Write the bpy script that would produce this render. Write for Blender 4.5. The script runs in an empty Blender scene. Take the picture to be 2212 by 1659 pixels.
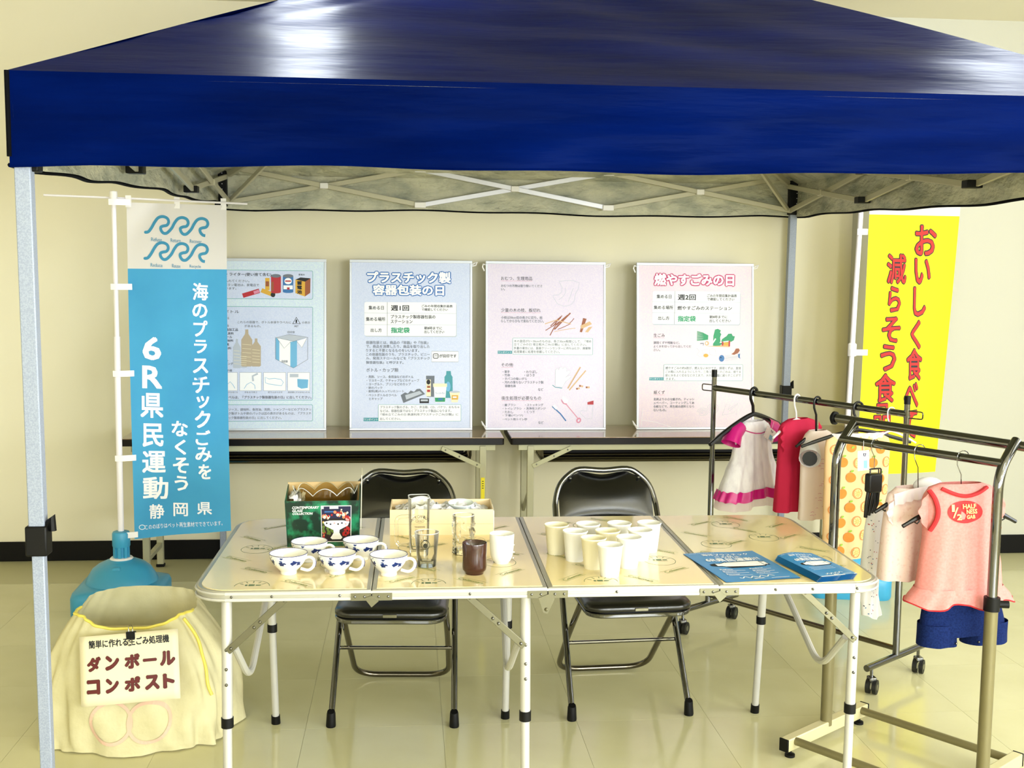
import bpy, math, random
from mathutils import Vector, Matrix
random.seed(7)
SC = bpy.context.scene
COL = SC.collection
PI = math.pi
sin, cos = math.sin, math.cos

# ------------------------------------------------------------------ camera
CAM_H = 1.516
_yaw, _pit, _roll, _f = .0928, .1023, .0103, 2458.16
_r = Vector((cos(_yaw), -sin(_yaw), 0))
_fw = Vector((sin(_yaw)*cos(_pit), cos(_yaw)*cos(_pit), -sin(_pit)))
_u = _r.cross(_fw)
_r2 = _r*cos(_roll) + _u*sin(_roll)
_u2 = -_r*sin(_roll) + _u*cos(_roll)
cam_d = bpy.data.cameras.new('camera')
cam_d.lens = 36*_f/2212
cam_d.sensor_width = 36
cam_d.sensor_fit = 'HORIZONTAL'
cam = bpy.data.objects.new('camera', cam_d)
cam.matrix_world = Matrix(((_r2.x, _u2.x, -_fw.x, 0), (_r2.y, _u2.y, -_fw.y, 0), (_r2.z, _u2.z, -_fw.z, CAM_H), (0, 0, 0, 1)))
COL.objects.link(cam)
SC.camera = cam
# ------------------------------------------------------------------ world, daylight, exposure
W = bpy.data.worlds.new('world')
SC.world = W
W.use_nodes = True
W.node_tree.nodes['Background'].inputs[0].default_value = (.95, .98, 1, 1)
W.node_tree.nodes['Background'].inputs[1].default_value = .35
SC.view_settings.view_transform = 'Standard'
SC.view_settings.look = 'None'
SC.view_settings.gamma = 1
SC.view_settings.use_curve_mapping = False
SC.view_settings.exposure = EXPO = 0.3
ROOM = dict(x0=-4.2, x1=4.6, y0=-4.0, y1=5.89, h=2.81)
WINDOWS = [(-3.3, -1.5), (-1.1, .7), (1.1, 2.9), (3.3, 5.1)]       # y ranges of the windows in the right wall
WIN_Z = (.85, 2.45)
WIN_W = {WINDOWS[0]: 130, WINDOWS[1]: 140, WINDOWS[2]: 75, WINDOWS[3]: 5}
for a, b in WINDOWS:
    l = bpy.data.lights.new('window_daylight', 'AREA')
    l.shape = 'RECTANGLE'
    l.size, l.size_y = b-a, WIN_Z[1]-WIN_Z[0]
    l.energy = WIN_W[(a, b)]
    l.color = (.90, .96, 1)
    o = bpy.data.objects.new('window_daylight', l)
    o.location = (ROOM['x1']+.12, (a+b)/2, sum(WIN_Z)/2)
    o.rotation_euler = (PI/2, 0, PI/2)
    COL.objects.link(o)
FRONT_WINDOWS = [(-3.2, -1.2), (-.6, 1.4), (2.0, 4.0)]          # x ranges of the windows in the wall behind the camera
FRONT_W = {FRONT_WINDOWS[0]: 35, FRONT_WINDOWS[1]: 95, FRONT_WINDOWS[2]: 250}
for a, b in FRONT_WINDOWS:
    l = bpy.data.lights.new('window_daylight', 'AREA')
    l.shape = 'RECTANGLE'
    l.size, l.size_y = b-a, WIN_Z[1]-WIN_Z[0]
    l.energy = FRONT_W[(a, b)]
    l.color = (.90, .96, 1)
    o = bpy.data.objects.new('window_daylight', l)
    o.location = ((a+b)/2, ROOM['y0']-.12, sum(WIN_Z)/2)
    o.rotation_euler = (PI/2, 0, 0)
    COL.objects.link(o)
CEIL_LAMPS = [(-.35, 4.0), (2.15, 4.0), (2.15, .9), (2.15, -2.2)]
LAMP_EMIT = 18.0

# ------------------------------------------------------------------ helpers
def lin(h):
    if not isinstance(h, str):
        return tuple(h)+(1,) if len(h) == 3 else tuple(h)
    c = [int(h[i:i+2], 16)/255 for i in (0, 2, 4)]
    return tuple((x/12.92 if x <= .04045 else ((x+.055)/1.055)**2.4) for x in c)+(1,)

MATS = {}
def M(name, col, rough=.5, metal=0., spec=.5, var=None, bump=None, coat=0., sheen=0., emit=None, rnd=0., alpha=1., transl=0., stretch=(1, 1, 1), tint=None):
    m = bpy.data.materials.new(name)
    m.use_nodes = True
    nt = m.node_tree
    b = nt.nodes['Principled BSDF']
    c = lin(col)
    b.inputs['Base Color'].default_value = c
    b.inputs['Roughness'].default_value = rough
    b.inputs['Metallic'].default_value = metal
    b.inputs['Specular IOR Level'].default_value = spec
    b.inputs['Coat Weight'].default_value = coat
    if tint: b.inputs['Specular Tint'].default_value = lin(tint)
    b.inputs['Coat Roughness'].default_value = .08
    b.inputs['Sheen Weight'].default_value = sheen
    b.inputs['Alpha'].default_value = alpha
    if emit:
        b.inputs['Emission Color'].default_value = lin(emit[0])
        b.inputs['Emission Strength'].default_value = emit[1]
    tc = mp = None
    if var or bump:
        tc = nt.nodes.new('ShaderNodeTexCoord')
        mp = nt.nodes.new('ShaderNodeMapping')
        mp.inputs['Scale'].default_value = stretch
        nt.links.new(tc.outputs['Object'], mp.inputs[0])
    last = None
    if var:                              # (scale, second colour, low, high)
        n = nt.nodes.new('ShaderNodeTexNoise')
        n.inputs['Scale'].default_value = var[0]
        n.inputs['Detail'].default_value = 5
        nt.links.new(mp.outputs[0], n.inputs['Vector'])
        r = nt.nodes.new('ShaderNodeValToRGB')
        r.color_ramp.elements[0].position = var[2]
        r.color_ramp.elements[1].position = var[3]
        r.color_ramp.elements[0].color = c
        r.color_ramp.elements[1].color = lin(var[1])
        nt.links.new(n.outputs['Fac'], r.inputs[0])
        last = r.outputs[0]
    if rnd:
        oi = nt.nodes.new('ShaderNodeObjectInfo')
        hs = nt.nodes.new('ShaderNodeHueSaturation')
        mr = nt.nodes.new('ShaderNodeMapRange')
        mr.inputs['To Min'].default_value = 1-rnd
        mr.inputs['To Max'].default_value = 1+rnd
        nt.links.new(oi.outputs['Random'], mr.inputs[0])
        nt.links.new(mr.outputs[0], hs.inputs['Value'])
        hs.inputs['Color'].default_value = c
        if last:
            nt.links.new(last, hs.inputs['Color'])
        last = hs.outputs[0]
    if last:
        nt.links.new(last, b.inputs['Base Color'])
    if bump:                             # (scale, strength, distance)
        n = nt.nodes.new('ShaderNodeTexNoise')
        n.inputs['Scale'].default_value = bump[0]
        n.inputs['Detail'].default_value = 4
        nt.links.new(mp.outputs[0], n.inputs['Vector'])
        bp = nt.nodes.new('ShaderNodeBump')
        bp.inputs['Strength'].default_value = bump[1]
        bp.inputs['Distance'].default_value = bump[2] if len(bump) > 2 else .01
        nt.links.new(n.outputs['Fac'], bp.inputs['Height'])
        nt.links.new(bp.outputs[0], b.inputs['Normal'])
    if transl:                           # thin cloth that lets some light through
        out = nt.nodes['Material Output']
        tr = nt.nodes.new('ShaderNodeBsdfTranslucent')
        tr.inputs[0].default_value = c
        if last:
            nt.links.new(last, tr.inputs[0])
        mx = nt.nodes.new('ShaderNodeMixShader')
        mx.inputs[0].default_value = transl
        nt.links.new(b.outputs[0], mx.inputs[1])
        nt.links.new(tr.outputs[0], mx.inputs[2])
        nt.links.new(mx.outputs[0], out.inputs[0])
    MATS[name] = m
    return m

def glass_mat(name, tint, edge, refl=.6):
    m = bpy.data.materials.new(name)
    m.use_nodes = True
    nt = m.node_tree
    nt.nodes.remove(nt.nodes['Principled BSDF'])
    tr = nt.nodes.new('ShaderNodeBsdfTransparent')
    tr.inputs[0].default_value = lin(tint)
    gl = nt.nodes.new('ShaderNodeBsdfGlossy')
    gl.inputs['Roughness'].default_value = .04
    gl.inputs[0].default_value = (1, 1, 1, 1)
    df = nt.nodes.new('ShaderNodeBsdfDiffuse')
    df.inputs[0].default_value = lin(edge)
    lw = nt.nodes.new('ShaderNodeLayerWeight')
    lw.inputs[0].default_value = .25
    mu = nt.nodes.new('ShaderNodeMath'); mu.operation = 'MULTIPLY'; mu.inputs[1].default_value = refl
    nt.links.new(lw.outputs['Fresnel'], mu.inputs[0])
    m1 = nt.nodes.new('ShaderNodeMixShader')
    nt.links.new(mu.outputs[0], m1.inputs[0])
    nt.links.new(tr.outputs[0], m1.inputs[1]); nt.links.new(gl.outputs[0], m1.inputs[2])
    m2 = nt.nodes.new('ShaderNodeMixShader')
    mu2 = nt.nodes.new('ShaderNodeMath'); mu2.operation = 'POWER'; mu2.inputs[1].default_value = 2.5
    nt.links.new(lw.outputs['Facing'], mu2.inputs[0])
    mu3 = nt.nodes.new('ShaderNodeMath'); mu3.operation = 'MULTIPLY'; mu3.inputs[1].default_value = .22
    nt.links.new(mu2.outputs[0], mu3.inputs[0])
    nt.links.new(mu3.outputs[0], m2.inputs[0])
    nt.links.new(m1.outputs[0], m2.inputs[1]); nt.links.new(df.outputs[0], m2.inputs[2])
    nt.links.new(m2.outputs[0], nt.nodes['Material Output'].inputs[0])
    MATS[name] = m
    return m

class MB:
    def __init__(s):
        s.v = []; s.f = []; s.mi = []; s.cur = 0
    def add(s, vs, fs):
        k = len(s.v)
        s.v.extend([tuple(p) for p in vs])
        for f in fs:
            s.f.append(tuple(i+k for i in f)); s.mi.append(s.cur)
        return s
    def bx(s, x0, x1, y0, y1, z0, z1, mat=None):
        vs = [(x, y, z) for z in (z0, z1) for y in (y0, y1) for x in (x0, x1)]
        if mat is not None:
            vs = [mat @ Vector(p) for p in vs]
        return s.add(vs, [(0, 2, 3, 1), (4, 5, 7, 6), (0, 1, 5, 4), (2, 6, 7, 3), (0, 4, 6, 2), (1, 3, 7, 5)])
    def bar(s, a, b, w, h, up=(0, 0, 1)):
        a, b = Vector(a), Vector(b)
        d = (b-a); L = d.length; d.normalize()
        x = d.cross(Vector(up))
        if x.length < 1e-4: x = Vector((1, 0, 0))
        x.normalize(); z = x.cross(d)
        m = Matrix(((x.x, d.x, z.x, a.x), (x.y, d.y, z.y, a.y), (x.z, d.z, z.z, a.z), (0, 0, 0, 1)))
        return s.bx(-w/2, w/2, 0, L, -h/2, h/2, m)
    def tube(s, path, r, n=10, closed=False, caps=True):
        P = [Vector(p) for p in path]
        N = len(P)
        rs = r if isinstance(r, (list, tuple)) else [r]*N
        T = []
        for i in range(N):
            if closed: d = P[(i+1) % N]-P[i-1]
            else: d = P[min(i+1, N-1)]-P[max(i-1, 0)]
            T.append(d.normalized())
        ref = Vector((0, 0, 1)) if abs(T[0].z) < .9 else Vector((1, 0, 0))
        x = T[0].cross(ref).normalized()
        vs = []
        for i in range(N):
            x = (x - T[i]*x.dot(T[i]))
            if x.length < 1e-6: x = T[i].orthogonal()
            x.normalize()
            y = T[i].cross(x)
            for k in range(n):
                a = 2*PI*k/n
                vs.append(P[i]+(x*cos(a)+y*sin(a))*rs[i])
        fs = []
        for i in range(N if closed else N-1):
            j = (i+1) % N
            for k in range(n):
                fs.append((i*n+k, i*n+(k+1) % n, j*n+(k+1) % n, j*n+k))
        if caps and not closed:
            fs.append(tuple(range(n))[::-1]); fs.append(tuple((N-1)*n+k for k in range(n)))
        return s.add(vs, fs)
    def lathe(s, prof, n=32, c=(0, 0, 0), caps=True):
        vs = []
        for r, z in prof:
            for k in range(n):
                a = 2*PI*k/n
                vs.append((c[0]+r*cos(a), c[1]+r*sin(a), c[2]+z))
        fs = []
        m = len(prof)
        for i in range(m-1):
            for k in range(n):
                fs.append((i*n+k, i*n+(k+1) % n, (i+1)*n+(k+1) % n, (i+1)*n+k))
        if caps and prof[0][0] > 1e-5: fs.append(tuple(range(n))[::-1])
        if caps and prof[-1][0] > 1e-5: fs.append(tuple((m-1)*n+k for k in range(n)))
        return s.add(vs, fs)
    def prism(s, poly, fn0, fn1):
        """poly of 2d points; fn0 / fn1 map a 2d point to the two 3d caps"""
        n = len(poly)
        vs = [fn0(p) for p in poly]+[fn1(p) for p in poly]
        fs = [tuple(range(n))[::-1], tuple(range(n, 2*n))]+[(i, (i+1) % n, n+(i+1) % n, n+i) for i in range(n)]
        return s.add(vs, fs)
    def sheet(s, nu, nv, fn, matfn=None):
        vs = [fn(i/nu, j/nv) for j in range(nv+1) for i in range(nu+1)]
        k = len(s.v)
        s.v.extend([tuple(p) for p in vs])
        for j in range(nv):
            for i in range(nu):
                a = j*(nu+1)+i
                s.f.append((k+a, k+a+1, k+a+nu+2, k+a+nu+1)); s.mi.append(matfn((i+.5)/nu, (j+.5)/nv) if matfn else s.cur)
        return s
    def sphere(s, c, r, n=14, m=8, sc=(1, 1, 1)):
        prof = [(max(1e-6, sin(PI*i/m)), -cos(PI*i/m)) for i in range(m+1)]
        k = len(s.v)
        s.lathe(prof, n)
        for i in range(k, len(s.v)):
            p = s.v[i]
            s.v[i] = (c[0]+p[0]*r*sc[0], c[1]+p[1]*r*sc[1], c[2]+p[2]*r*sc[2])
        return s
    def mesh(s, name, smooth=35):
        me = bpy.data.meshes.new(name)
        me.from_pydata(s.v, [], s.f)
        if s.mi and max(s.mi): me.polygons.foreach_set('material_index', s.mi)
        if smooth:
            me.polygons.foreach_set('use_smooth', [True]*len(me.polygons))
            me.set_sharp_from_angle(angle=math.radians(smooth))
        me.update()
        return me
    def build(s, name, mat, parent=None, smooth=35, bevel=0, solid=0, label=None):
        me = s.mesh(name, smooth)
        for m in (mat if isinstance(mat, (list, tuple)) else [mat]):
            me.materials.append(m if not isinstance(m, str) else MATS[m])
        o = bpy.data.objects.new(name, me)
        COL.objects.link(o)
        if parent: o.parent = parent
        if solid:
            md = o.modifiers.new('thickness', 'SOLIDIFY'); md.thickness = solid; md.offset = 0
        if bevel:
            md = o.modifiers.new('bevel', 'BEVEL'); md.width = bevel; md.segments = 2; md.limit_method = 'ANGLE'; md.angle_limit = .6
        if label: o['label'] = label
        if name.startswith('printed_') or name in ('rivets', 'screws'): o['kind'] = 'stuff'     # too small to pick apart
        return o

def thing(name, label, cat, loc=(0, 0, 0), rz=0, group=None):
    o = bpy.data.objects.new(name, None)
    o.empty_display_size = .05
    o.location = loc
    o.rotation_euler = (0, 0, rz)
    COL.objects.link(o)
    return tag(o, label, cat, group)
def tag(o, label, cat, group=None):
    o['label'] = label; o['category'] = cat
    if group: o['group'] = group
    return o
def struct(o, label=None):
    o['kind'] = 'structure'
    if label: o['label'] = label
    return o
def dup(o, parent=None):
    c = o.copy(); COL.objects.link(c); c.parent = parent
    for ch in [x for x in bpy.data.objects if x.parent == o]:
        dup(ch, c)
    return c
def arc(c, r, a0, a1, n, fn):
    return [fn(c[0]+r*cos(a0+(a1-a0)*i/n), c[1]+r*sin(a0+(a1-a0)*i/n)) for i in range(n+1)]
def roundrect(x0, x1, y0, y1, r, n=5, corners=(1, 1, 1, 1)):
    pts = []
    for i, (cx, cy, a) in enumerate(((x0+r, y0+r, PI), (x1-r, y0+r, 1.5*PI), (x1-r, y1-r, 0), (x0+r, y1-r, PI/2))):
        if corners[i]:
            for k in range(n+1):
                t = a+PI/2*k/n
                pts.append((cx+r*cos(t), cy+r*sin(t)))
        else:
            pts.append(((x0, y0), (x1, y0), (x1, y1), (x0, y1))[i])
    return pts
def fillet(pts, r, n=6):
    """round the inner corners of a 3d polyline"""
    P = [Vector(p) for p in pts]
    out = [P[0]]
    for i in range(1, len(P)-1):
        a = (P[i-1]-P[i]); b = (P[i+1]-P[i])
        k = min(r, a.length*.49, b.length*.49)
        p0 = P[i]+a.normalized()*k; p1 = P[i]+b.normalized()*k
        for j in range(n+1):
            t = j/n
            out.append(p0*(1-t)**2+P[i]*2*t*(1-t)+p1*t*t)
    out.append(P[-1])
    return out

# ---- printed matter: text and flat shapes that follow a surface given by a mapping (x, y) -> (point, normal)
_TX = {}
def glyphs(body, bold=0.):
    """flat letter shapes; heavier weights are the letter swept over a small circle"""
    k = (body, bold)
    if k not in _TX:
        if bold < .016:
            c = bpy.data.curves.new('t', 'FONT')
            c.body = body
            c.resolution_u = 2
            o = bpy.data.objects.new('t', c)
            me = bpy.data.meshes.new_from_object(o)
            _TX[k] = ([(v.co.x, v.co.y) for v in me.vertices], [tuple(p.vertices) for p in me.polygons])
            bpy.data.objects.remove(o); bpy.data.curves.remove(c); bpy.data.meshes.remove(me)
        else:
            vs, fs = glyphs(body)
            n = 4 if bold < .04 else 8
            V, F = list(vs), list(fs)
            for i in range(n):
                a = 2*PI*(i+.5)/n
                q = len(V)
                V += [(x+bold*cos(a), y+bold*sin(a)) for x, y in vs]
                F += [tuple(j+q for j in f) for f in fs]
            _TX[k] = (V, F)
    return _TX[k]
class Print:
    """collects print by material; x to the right, y downwards in the units of the mapping"""
    def __init__(s, fn, off=.0006):
        s.fn = fn; s.off = off; s.m = {}; s.k = 0
    def mb(s, mat):
        s.k = (s.k+1) % 36                     # no two shapes of one layer lie in exactly the same plane
        return s.m.setdefault(mat, MB())
    def pt(s, x, y, lay):
        p, n = s.fn(x, y)
        return Vector(p)+Vector(n)*s.off*(lay+s.k*.012)
    def glyph(s, body, mat, bold, lay, place, grow=0.):
        """place maps the unit box of the text (x right, y up) to the drawing units"""
        ref, _ = glyphs(body, bold)
        if not ref: return
        vs, fs = glyphs(body, bold+grow)
        nb = len(glyphs(body)[0])
        x0, x1 = min(p[0] for p in ref), max(p[0] for p in ref)
        y0, y1 = min(p[1] for p in ref), max(p[1] for p in ref)
        mb = s.mb(mat)
        mb.add([s.pt(*place((px-x0)/(x1-x0), (py-y0)/(y1-y0)), lay+.05*(i//nb)) for i, (px, py) in enumerate(vs)], fs)
    def text(s, body, box, mat, bold=0., lay=2, rot=0., grow=0.):
        bx0, by0, bx1, by1 = box
        cx, cy = (bx0+bx1)/2, (by0+by1)/2
        def place(u, v):
            x, y = bx0+u*(bx1-bx0), by1-v*(by1-by0)
            if rot:
                dx, dy = x-cx, y-cy
                x, y = cx+dx*cos(rot)+dy*sin(rot), cy-dx*sin(rot)+dy*cos(rot)
            return x, y
        s.glyph(body, mat, bold, lay, place, grow)
    def poly(s, pts, mat, lay=1):
        mb = s.mb(mat)
        mb.add([s.pt(x, y, lay) for x, y in pts], [tuple(range(len(pts)))[::-1]])
    def rect(s, x0, y0, x1, y1, mat, lay=1, r=0):
        s.poly(roundrect(x0, x1, y0, y1, r, 4) if r else [(x0, y0), (x1, y0), (x1, y1), (x0, y1)], mat, lay)
    def ell(s, cx, cy, rx, ry, mat, lay=1, n=20, rot=0):
        s.poly([(cx+rx*cos(2*PI*i/n)*cos(rot)-ry*sin(2*PI*i/n)*sin(rot), cy+rx*cos(2*PI*i/n)*sin(rot)+ry*sin(2*PI*i/n)*cos(rot)) for i in range(n)], mat, lay)
    def line(s, pts, w, mat, lay=1, closed=False):
        P = [Vector((x, y)) for x, y in pts]
        N = len(P)
        L = []
        for i in range(N):
            if closed: d = P[(i+1) % N]-P[i-1]
            else: d = P[min(i+1, N-1)]-P[max(0, i-1)]
            if d.length < 1e-9: d = Vector((1, 0))
            d.normalize()
            nrm = Vector((-d.y, d.x))*w/2
            L += [P[i]+nrm, P[i]-nrm]
        fs = []
        for i in range(N if closed else N-1):
            j = (i+1) % N
            fs.append((2*i, 2*i+1, 2*j+1, 2*j))
        mb = s.mb(mat)
        mb.add([s.pt(p.x, p.y, lay) for p in L], fs)
    def frame(s, x0, y0, x1, y1, w, mat, lay=1, r=0):
        s.line(roundrect(x0, x1, y0, y1, r, 4) if r else [(x0, y0), (x1, y0), (x1, y1), (x0, y1)], w, mat, lay, True)
    def arcl(s, cx, cy, rx, ry, a0, a1, w, mat, lay=1, n=14):
        s.line([(cx+rx*cos(a0+(a1-a0)*i/n), cy+ry*sin(a0+(a1-a0)*i/n)) for i in range(n+1)], w, mat, lay)
    def build(s, parent, names):
        for mat, mb in s.m.items():
            mb.build(names.get(mat, 'printed_picture'), mat, parent, smooth=0)
# ------------------------------------------------------------------ materials
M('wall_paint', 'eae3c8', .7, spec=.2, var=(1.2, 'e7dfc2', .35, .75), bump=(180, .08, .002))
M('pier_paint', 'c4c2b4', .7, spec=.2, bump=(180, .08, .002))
M('ceiling_paint', 'efe8d2', .8, spec=.1, bump=(90, .15, .003))
M('baseboard_vinyl', '040303', .5, spec=.2)
M('floor_tile', 'd0cba0', .12, spec=.5, var=(3.0, 'c5bf92', .3, .8), rnd=.018, bump=(6, .03, .004))
M('floor_seam', 'bdb890', .4)
M('window_frame', 'b8b8b4', .35, .8)
M('lamp_body', 'f2f2ee', .5)
M('lamp_light', 'ffffff', .5, emit=('f0f8ff', LAMP_EMIT))
M('navy_cloth', '000836', .34, spec=.032, var=(2.5, '00104e', .35, .7), bump=(4, .22, .03), stretch=(.5, 1, 4), tint='8fb4ff')
M('silver_lining', 'c8c6b0', .6, spec=.3, var=(6, '8d9286', .4, .75), bump=(14, .8, .03), stretch=(1, 1, 2))
M('hem_dark', '020308', .8, spec=.1)
M('tent_steel', '9ea6b8', .42, .1, spec=.3, var=(300, '8f98ac', .4, .6))
M('truss_steel', 'b9b49c', .42, .2)
M('truss_bright', 'dcdce4', .35, .3)
M('black_plastic', '040405', .5, spec=.25)
M('white_plastic', 'f3f0f0', .35)
M('white_print', 'f7f7fb', .5)
M('black_print', '14161c', .6)
M('grey_print', '6d7480', .6)
M('chrome', '747474', .07, 1.)
M('chrome_dim', '6e685c', .2, 1.)
M('alu', 'b4b2a8', .35, .6)
M('alu_matt', 'c4c2bc', .45, .3)
M('steel_plate', '75725e', .3, .9)

# ------------------------------------------------------------------ room
R_ = ROOM
fl = struct(MB().bx(R_['x0']-.2, R_['x1']+.2, R_['y0']-.2, R_['y1']+.2, -.12, -.0015).build('floor', 'floor_seam', smooth=0), 'pale cream glossy vinyl tile floor')
TILE = .45
tmb = MB()
g = .0005
tmb.bx(g, TILE-g, g, TILE-g, -.0015, 0)
tile_me = None
for j in range(-1, 16):
    for i in range(-9, 10):
        x, y = .12+i*TILE, -.4+j*TILE
        if x < R_['x0'] or x+TILE > R_['x1'] or y+TILE > R_['y1']: continue
        if tile_me is None:
            o = tmb.build('tile', 'floor_tile', fl, smooth=0); tile_me = o.data
        else:
            o = bpy.data.objects.new('tile', tile_me); COL.objects.link(o); o.parent = fl
        o.location = (x, y, 0)
PIER_X = 2.35
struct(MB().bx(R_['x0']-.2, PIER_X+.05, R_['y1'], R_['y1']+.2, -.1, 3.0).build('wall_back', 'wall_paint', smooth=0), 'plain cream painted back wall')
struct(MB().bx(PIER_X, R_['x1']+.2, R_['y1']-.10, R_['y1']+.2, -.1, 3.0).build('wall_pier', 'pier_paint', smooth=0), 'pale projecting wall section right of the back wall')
struct(MB().bx(R_['x0']-.2, R_['x0'], R_['y0']-.2, R_['y1']+.2, -.1, 3.0).build('wall_left', 'wall_paint', smooth=0))
mb = MB()
mb.bx(R_['x0']-.2, R_['x1']+.2, R_['y0']-.2, R_['y0'], -.1, WIN_Z[0]).bx(R_['x0']-.2, R_['x1']+.2, R_['y0']-.2, R_['y0'], WIN_Z[1], 3.0)
xs = [R_['x0']-.2]+[v for w in FRONT_WINDOWS for v in w]+[R_['x1']+.2]
for k in range(0, len(xs), 2): mb.bx(xs[k], xs[k+1], R_['y0']-.2, R_['y0'], WIN_Z[0], WIN_Z[1])
struct(mb.build('wall_front', 'wall_paint', smooth=0))
for k, (a, b) in enumerate(FRONT_WINDOWS):
    mb = MB()
    for x in (a, (a+b)/2, b): mb.bx(x-.02, x+.02, R_['y0']-.07, R_['y0']-.02, WIN_Z[0], WIN_Z[1])
    for z in WIN_Z: mb.bx(a, b, R_['y0']-.07, R_['y0']-.02, z-.02, z+.02)
    struct(mb.build('window_%d' % (k+5), 'window_frame', smooth=0))
mb = MB()
mb.bx(R_['x1'], R_['x1']+.2, R_['y0']-.2, R_['y1']+.2, -.1, WIN_Z[0])
mb.bx(R_['x1'], R_['x1']+.2, R_['y0']-.2, R_['y1']+.2, WIN_Z[1], 3.0)
ys = [R_['y0']-.2]+[v for w in WINDOWS for v in w]+[R_['y1']+.2]
for k in range(0, len(ys), 2):
    mb.bx(R_['x1'], R_['x1']+.2, ys[k], ys[k+1], WIN_Z[0], WIN_Z[1])
struct(mb.build('wall_right', 'wall_paint', smooth=0))
for k, (a, b) in enumerate(WINDOWS):
    mb = MB()
    for y in (a, (a+b)/2, b):
        mb.bx(R_['x1']+.02, R_['x1']+.07, y-.02, y+.02, WIN_Z[0], WIN_Z[1])
    for z in WIN_Z:
        mb.bx(R_['x1']+.02, R_['x1']+.07, a, b, z-.02, z+.02)
    struct(mb.build('window_%d' % (k+1), 'window_frame', smooth=0))
struct(MB().bx(R_['x0']-.2, R_['x1']+.2, R_['y0']-.2, R_['y1']+.2, R_['h'], R_['h']+.2).build('ceiling', 'ceiling_paint', smooth=0), 'plain cream ceiling')
struct(MB().bx(R_['x0'], PIER_X, R_['y1']-.012, R_['y1'], 0, .10).build('baseboard_back', 'baseboard_vinyl', bevel=.003), 'black vinyl skirting along the back wall')
struct(MB().bx(PIER_X-.012, R_['x1'], R_['y1']-.112, R_['y1']-.10, 0, .10).bx(PIER_X-.012, PIER_X, R_['y1']-.112, R_['y1'], 0, .10).build('baseboard_pier', 'baseboard_vinyl', bevel=.003), 'black vinyl skirting along the wall section by the yellow banner')
first = None
for k, (x, y) in enumerate(CEIL_LAMPS):
    if first is None:
        first = t = thing('ceiling_lamp', 'long white fluorescent lamp on the ceiling', 'lamp', (x, y, R_['h']-.07), 0, 'ceiling lamps outside the picture')
        MB().bx(-.11, .11, -.64, .64, .03, .07).build('lamp_body', 'lamp_body', t, bevel=.005)
        MB().bx(-.09, .09, -.62, .62, .0, .03).build('diffuser', 'lamp_light', t, bevel=.008)
    else:
        t = dup(first); t.location = (x, y, R_['h']-.07)

# ------------------------------------------------------------------ canopy tent
TX0, TX1, TY0, TY1 = -.914, 1.998, 2.86, 5.815
EZ, VZ, PK = 1.965, 1.745, 2.735
tent = thing('canopy_tent', 'navy blue pop-up canopy tent with white steel legs over the stall', 'tent', ((TX0+TX1)/2, (TY0+TY1)/2, 0))
tc = Vector(((TX0+TX1)/2, (TY0+TY1)/2, 0))
def tl(x, y, z): return Vector((x, y, z))-tc
EO = .024                                   # cloth hangs this far outside the posts
cor = [(TX0-EO, TY0-EO), (TX1+EO, TY0-EO), (TX1+EO, TY1+EO*.6), (TX0-EO, TY1+EO*.6)]
def ease(t): return t
def roofpt(k, u, t, inset=0.):
    a, b = Vector(cor[k]), Vector(cor[(k+1) % 4])
    c = Vector((tc.x, tc.y))
    e = a.lerp(b, u)
    p = e.lerp(c, t)
    z = EZ+(PK-EZ)*(t*.985+.015*sin(PI*t))
    # cloth sags between the hips and puckers towards the corners
    w = 4*u*(1-u)
    z += -.028*w*sin(PI*min(1, t*1.15))*(1-t)
    z += (.007*sin(u*23+t*9+k)*(1-t)*w + .006*sin(t*38+u*11+k*2)*(1-abs(2*u-1))*(1-t) + .006*sin((t/(abs(u-.02)+.12))*5)*(1-w)*t*(1-t)*4)*min(1, t*7)
    return tl(p.x, p.y, z-inset)
NM = ('front', 'right', 'back', 'left')
for k in range(4):
    MB().sheet(60, 26, lambda u, t, k=k: roofpt(k, u, t*.999)).build('roof_panel', 'navy_cloth', tent, smooth=80)
    MB().sheet(60, 26, lambda u, t, k=k: roofpt(k, u, t*.999, .014)).build('roof_lining', 'silver_lining', tent, smooth=80)
    a, b = Vector(cor[k]), Vector(cor[(k+1) % 4])
    d = (b-a).normalized(); nrm = Vector((d.y, -d.x))
    zb = VZ if k != 2 else 1.79
    def val(u, v, inset=0., a=a, b=b, nrm=nrm, k=k, zb=zb):
        p = a.lerp(b, u)
        w = min(1, 8*u*(1-u)*2)
        z1 = EZ+.012*w*0
        zbot = (VZ+(1.79-VZ)*u if k == 1 else VZ+(1.825-VZ)*(1-u) if k == 3 else zb if k == 2 else 1.742+.024*u+.006*sin(PI*u))+.006*sin(u*9+k)*w+.003*sin(u*31)*w
        z = z1+(zbot-z1)*v
        o = (.010*sin(u*14+v*2+k)+.006*sin(u*33-v*5))*v*w+.006*sin(v*9+u*17)*w*v 
        q = p+nrm*(o-inset)
        return tl(q.x, q.y, z-(.004 if inset else 0)*(1-v))
    MB().sheet(72, 12, val).build('valance', 'navy_cloth', tent, smooth=80)
    MB().sheet(72, 12, lambda u, v, val=val: val(u, .03+v*.955, .012)).build('valance_lining', 'silver_lining', tent, smooth=80)
    MB().tube([val(i/48, 1.0) for i in range(49)], .0055 if k else .003, 6).build('hem', 'hem_dark' if k else 'navy_cloth', tent)
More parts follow.
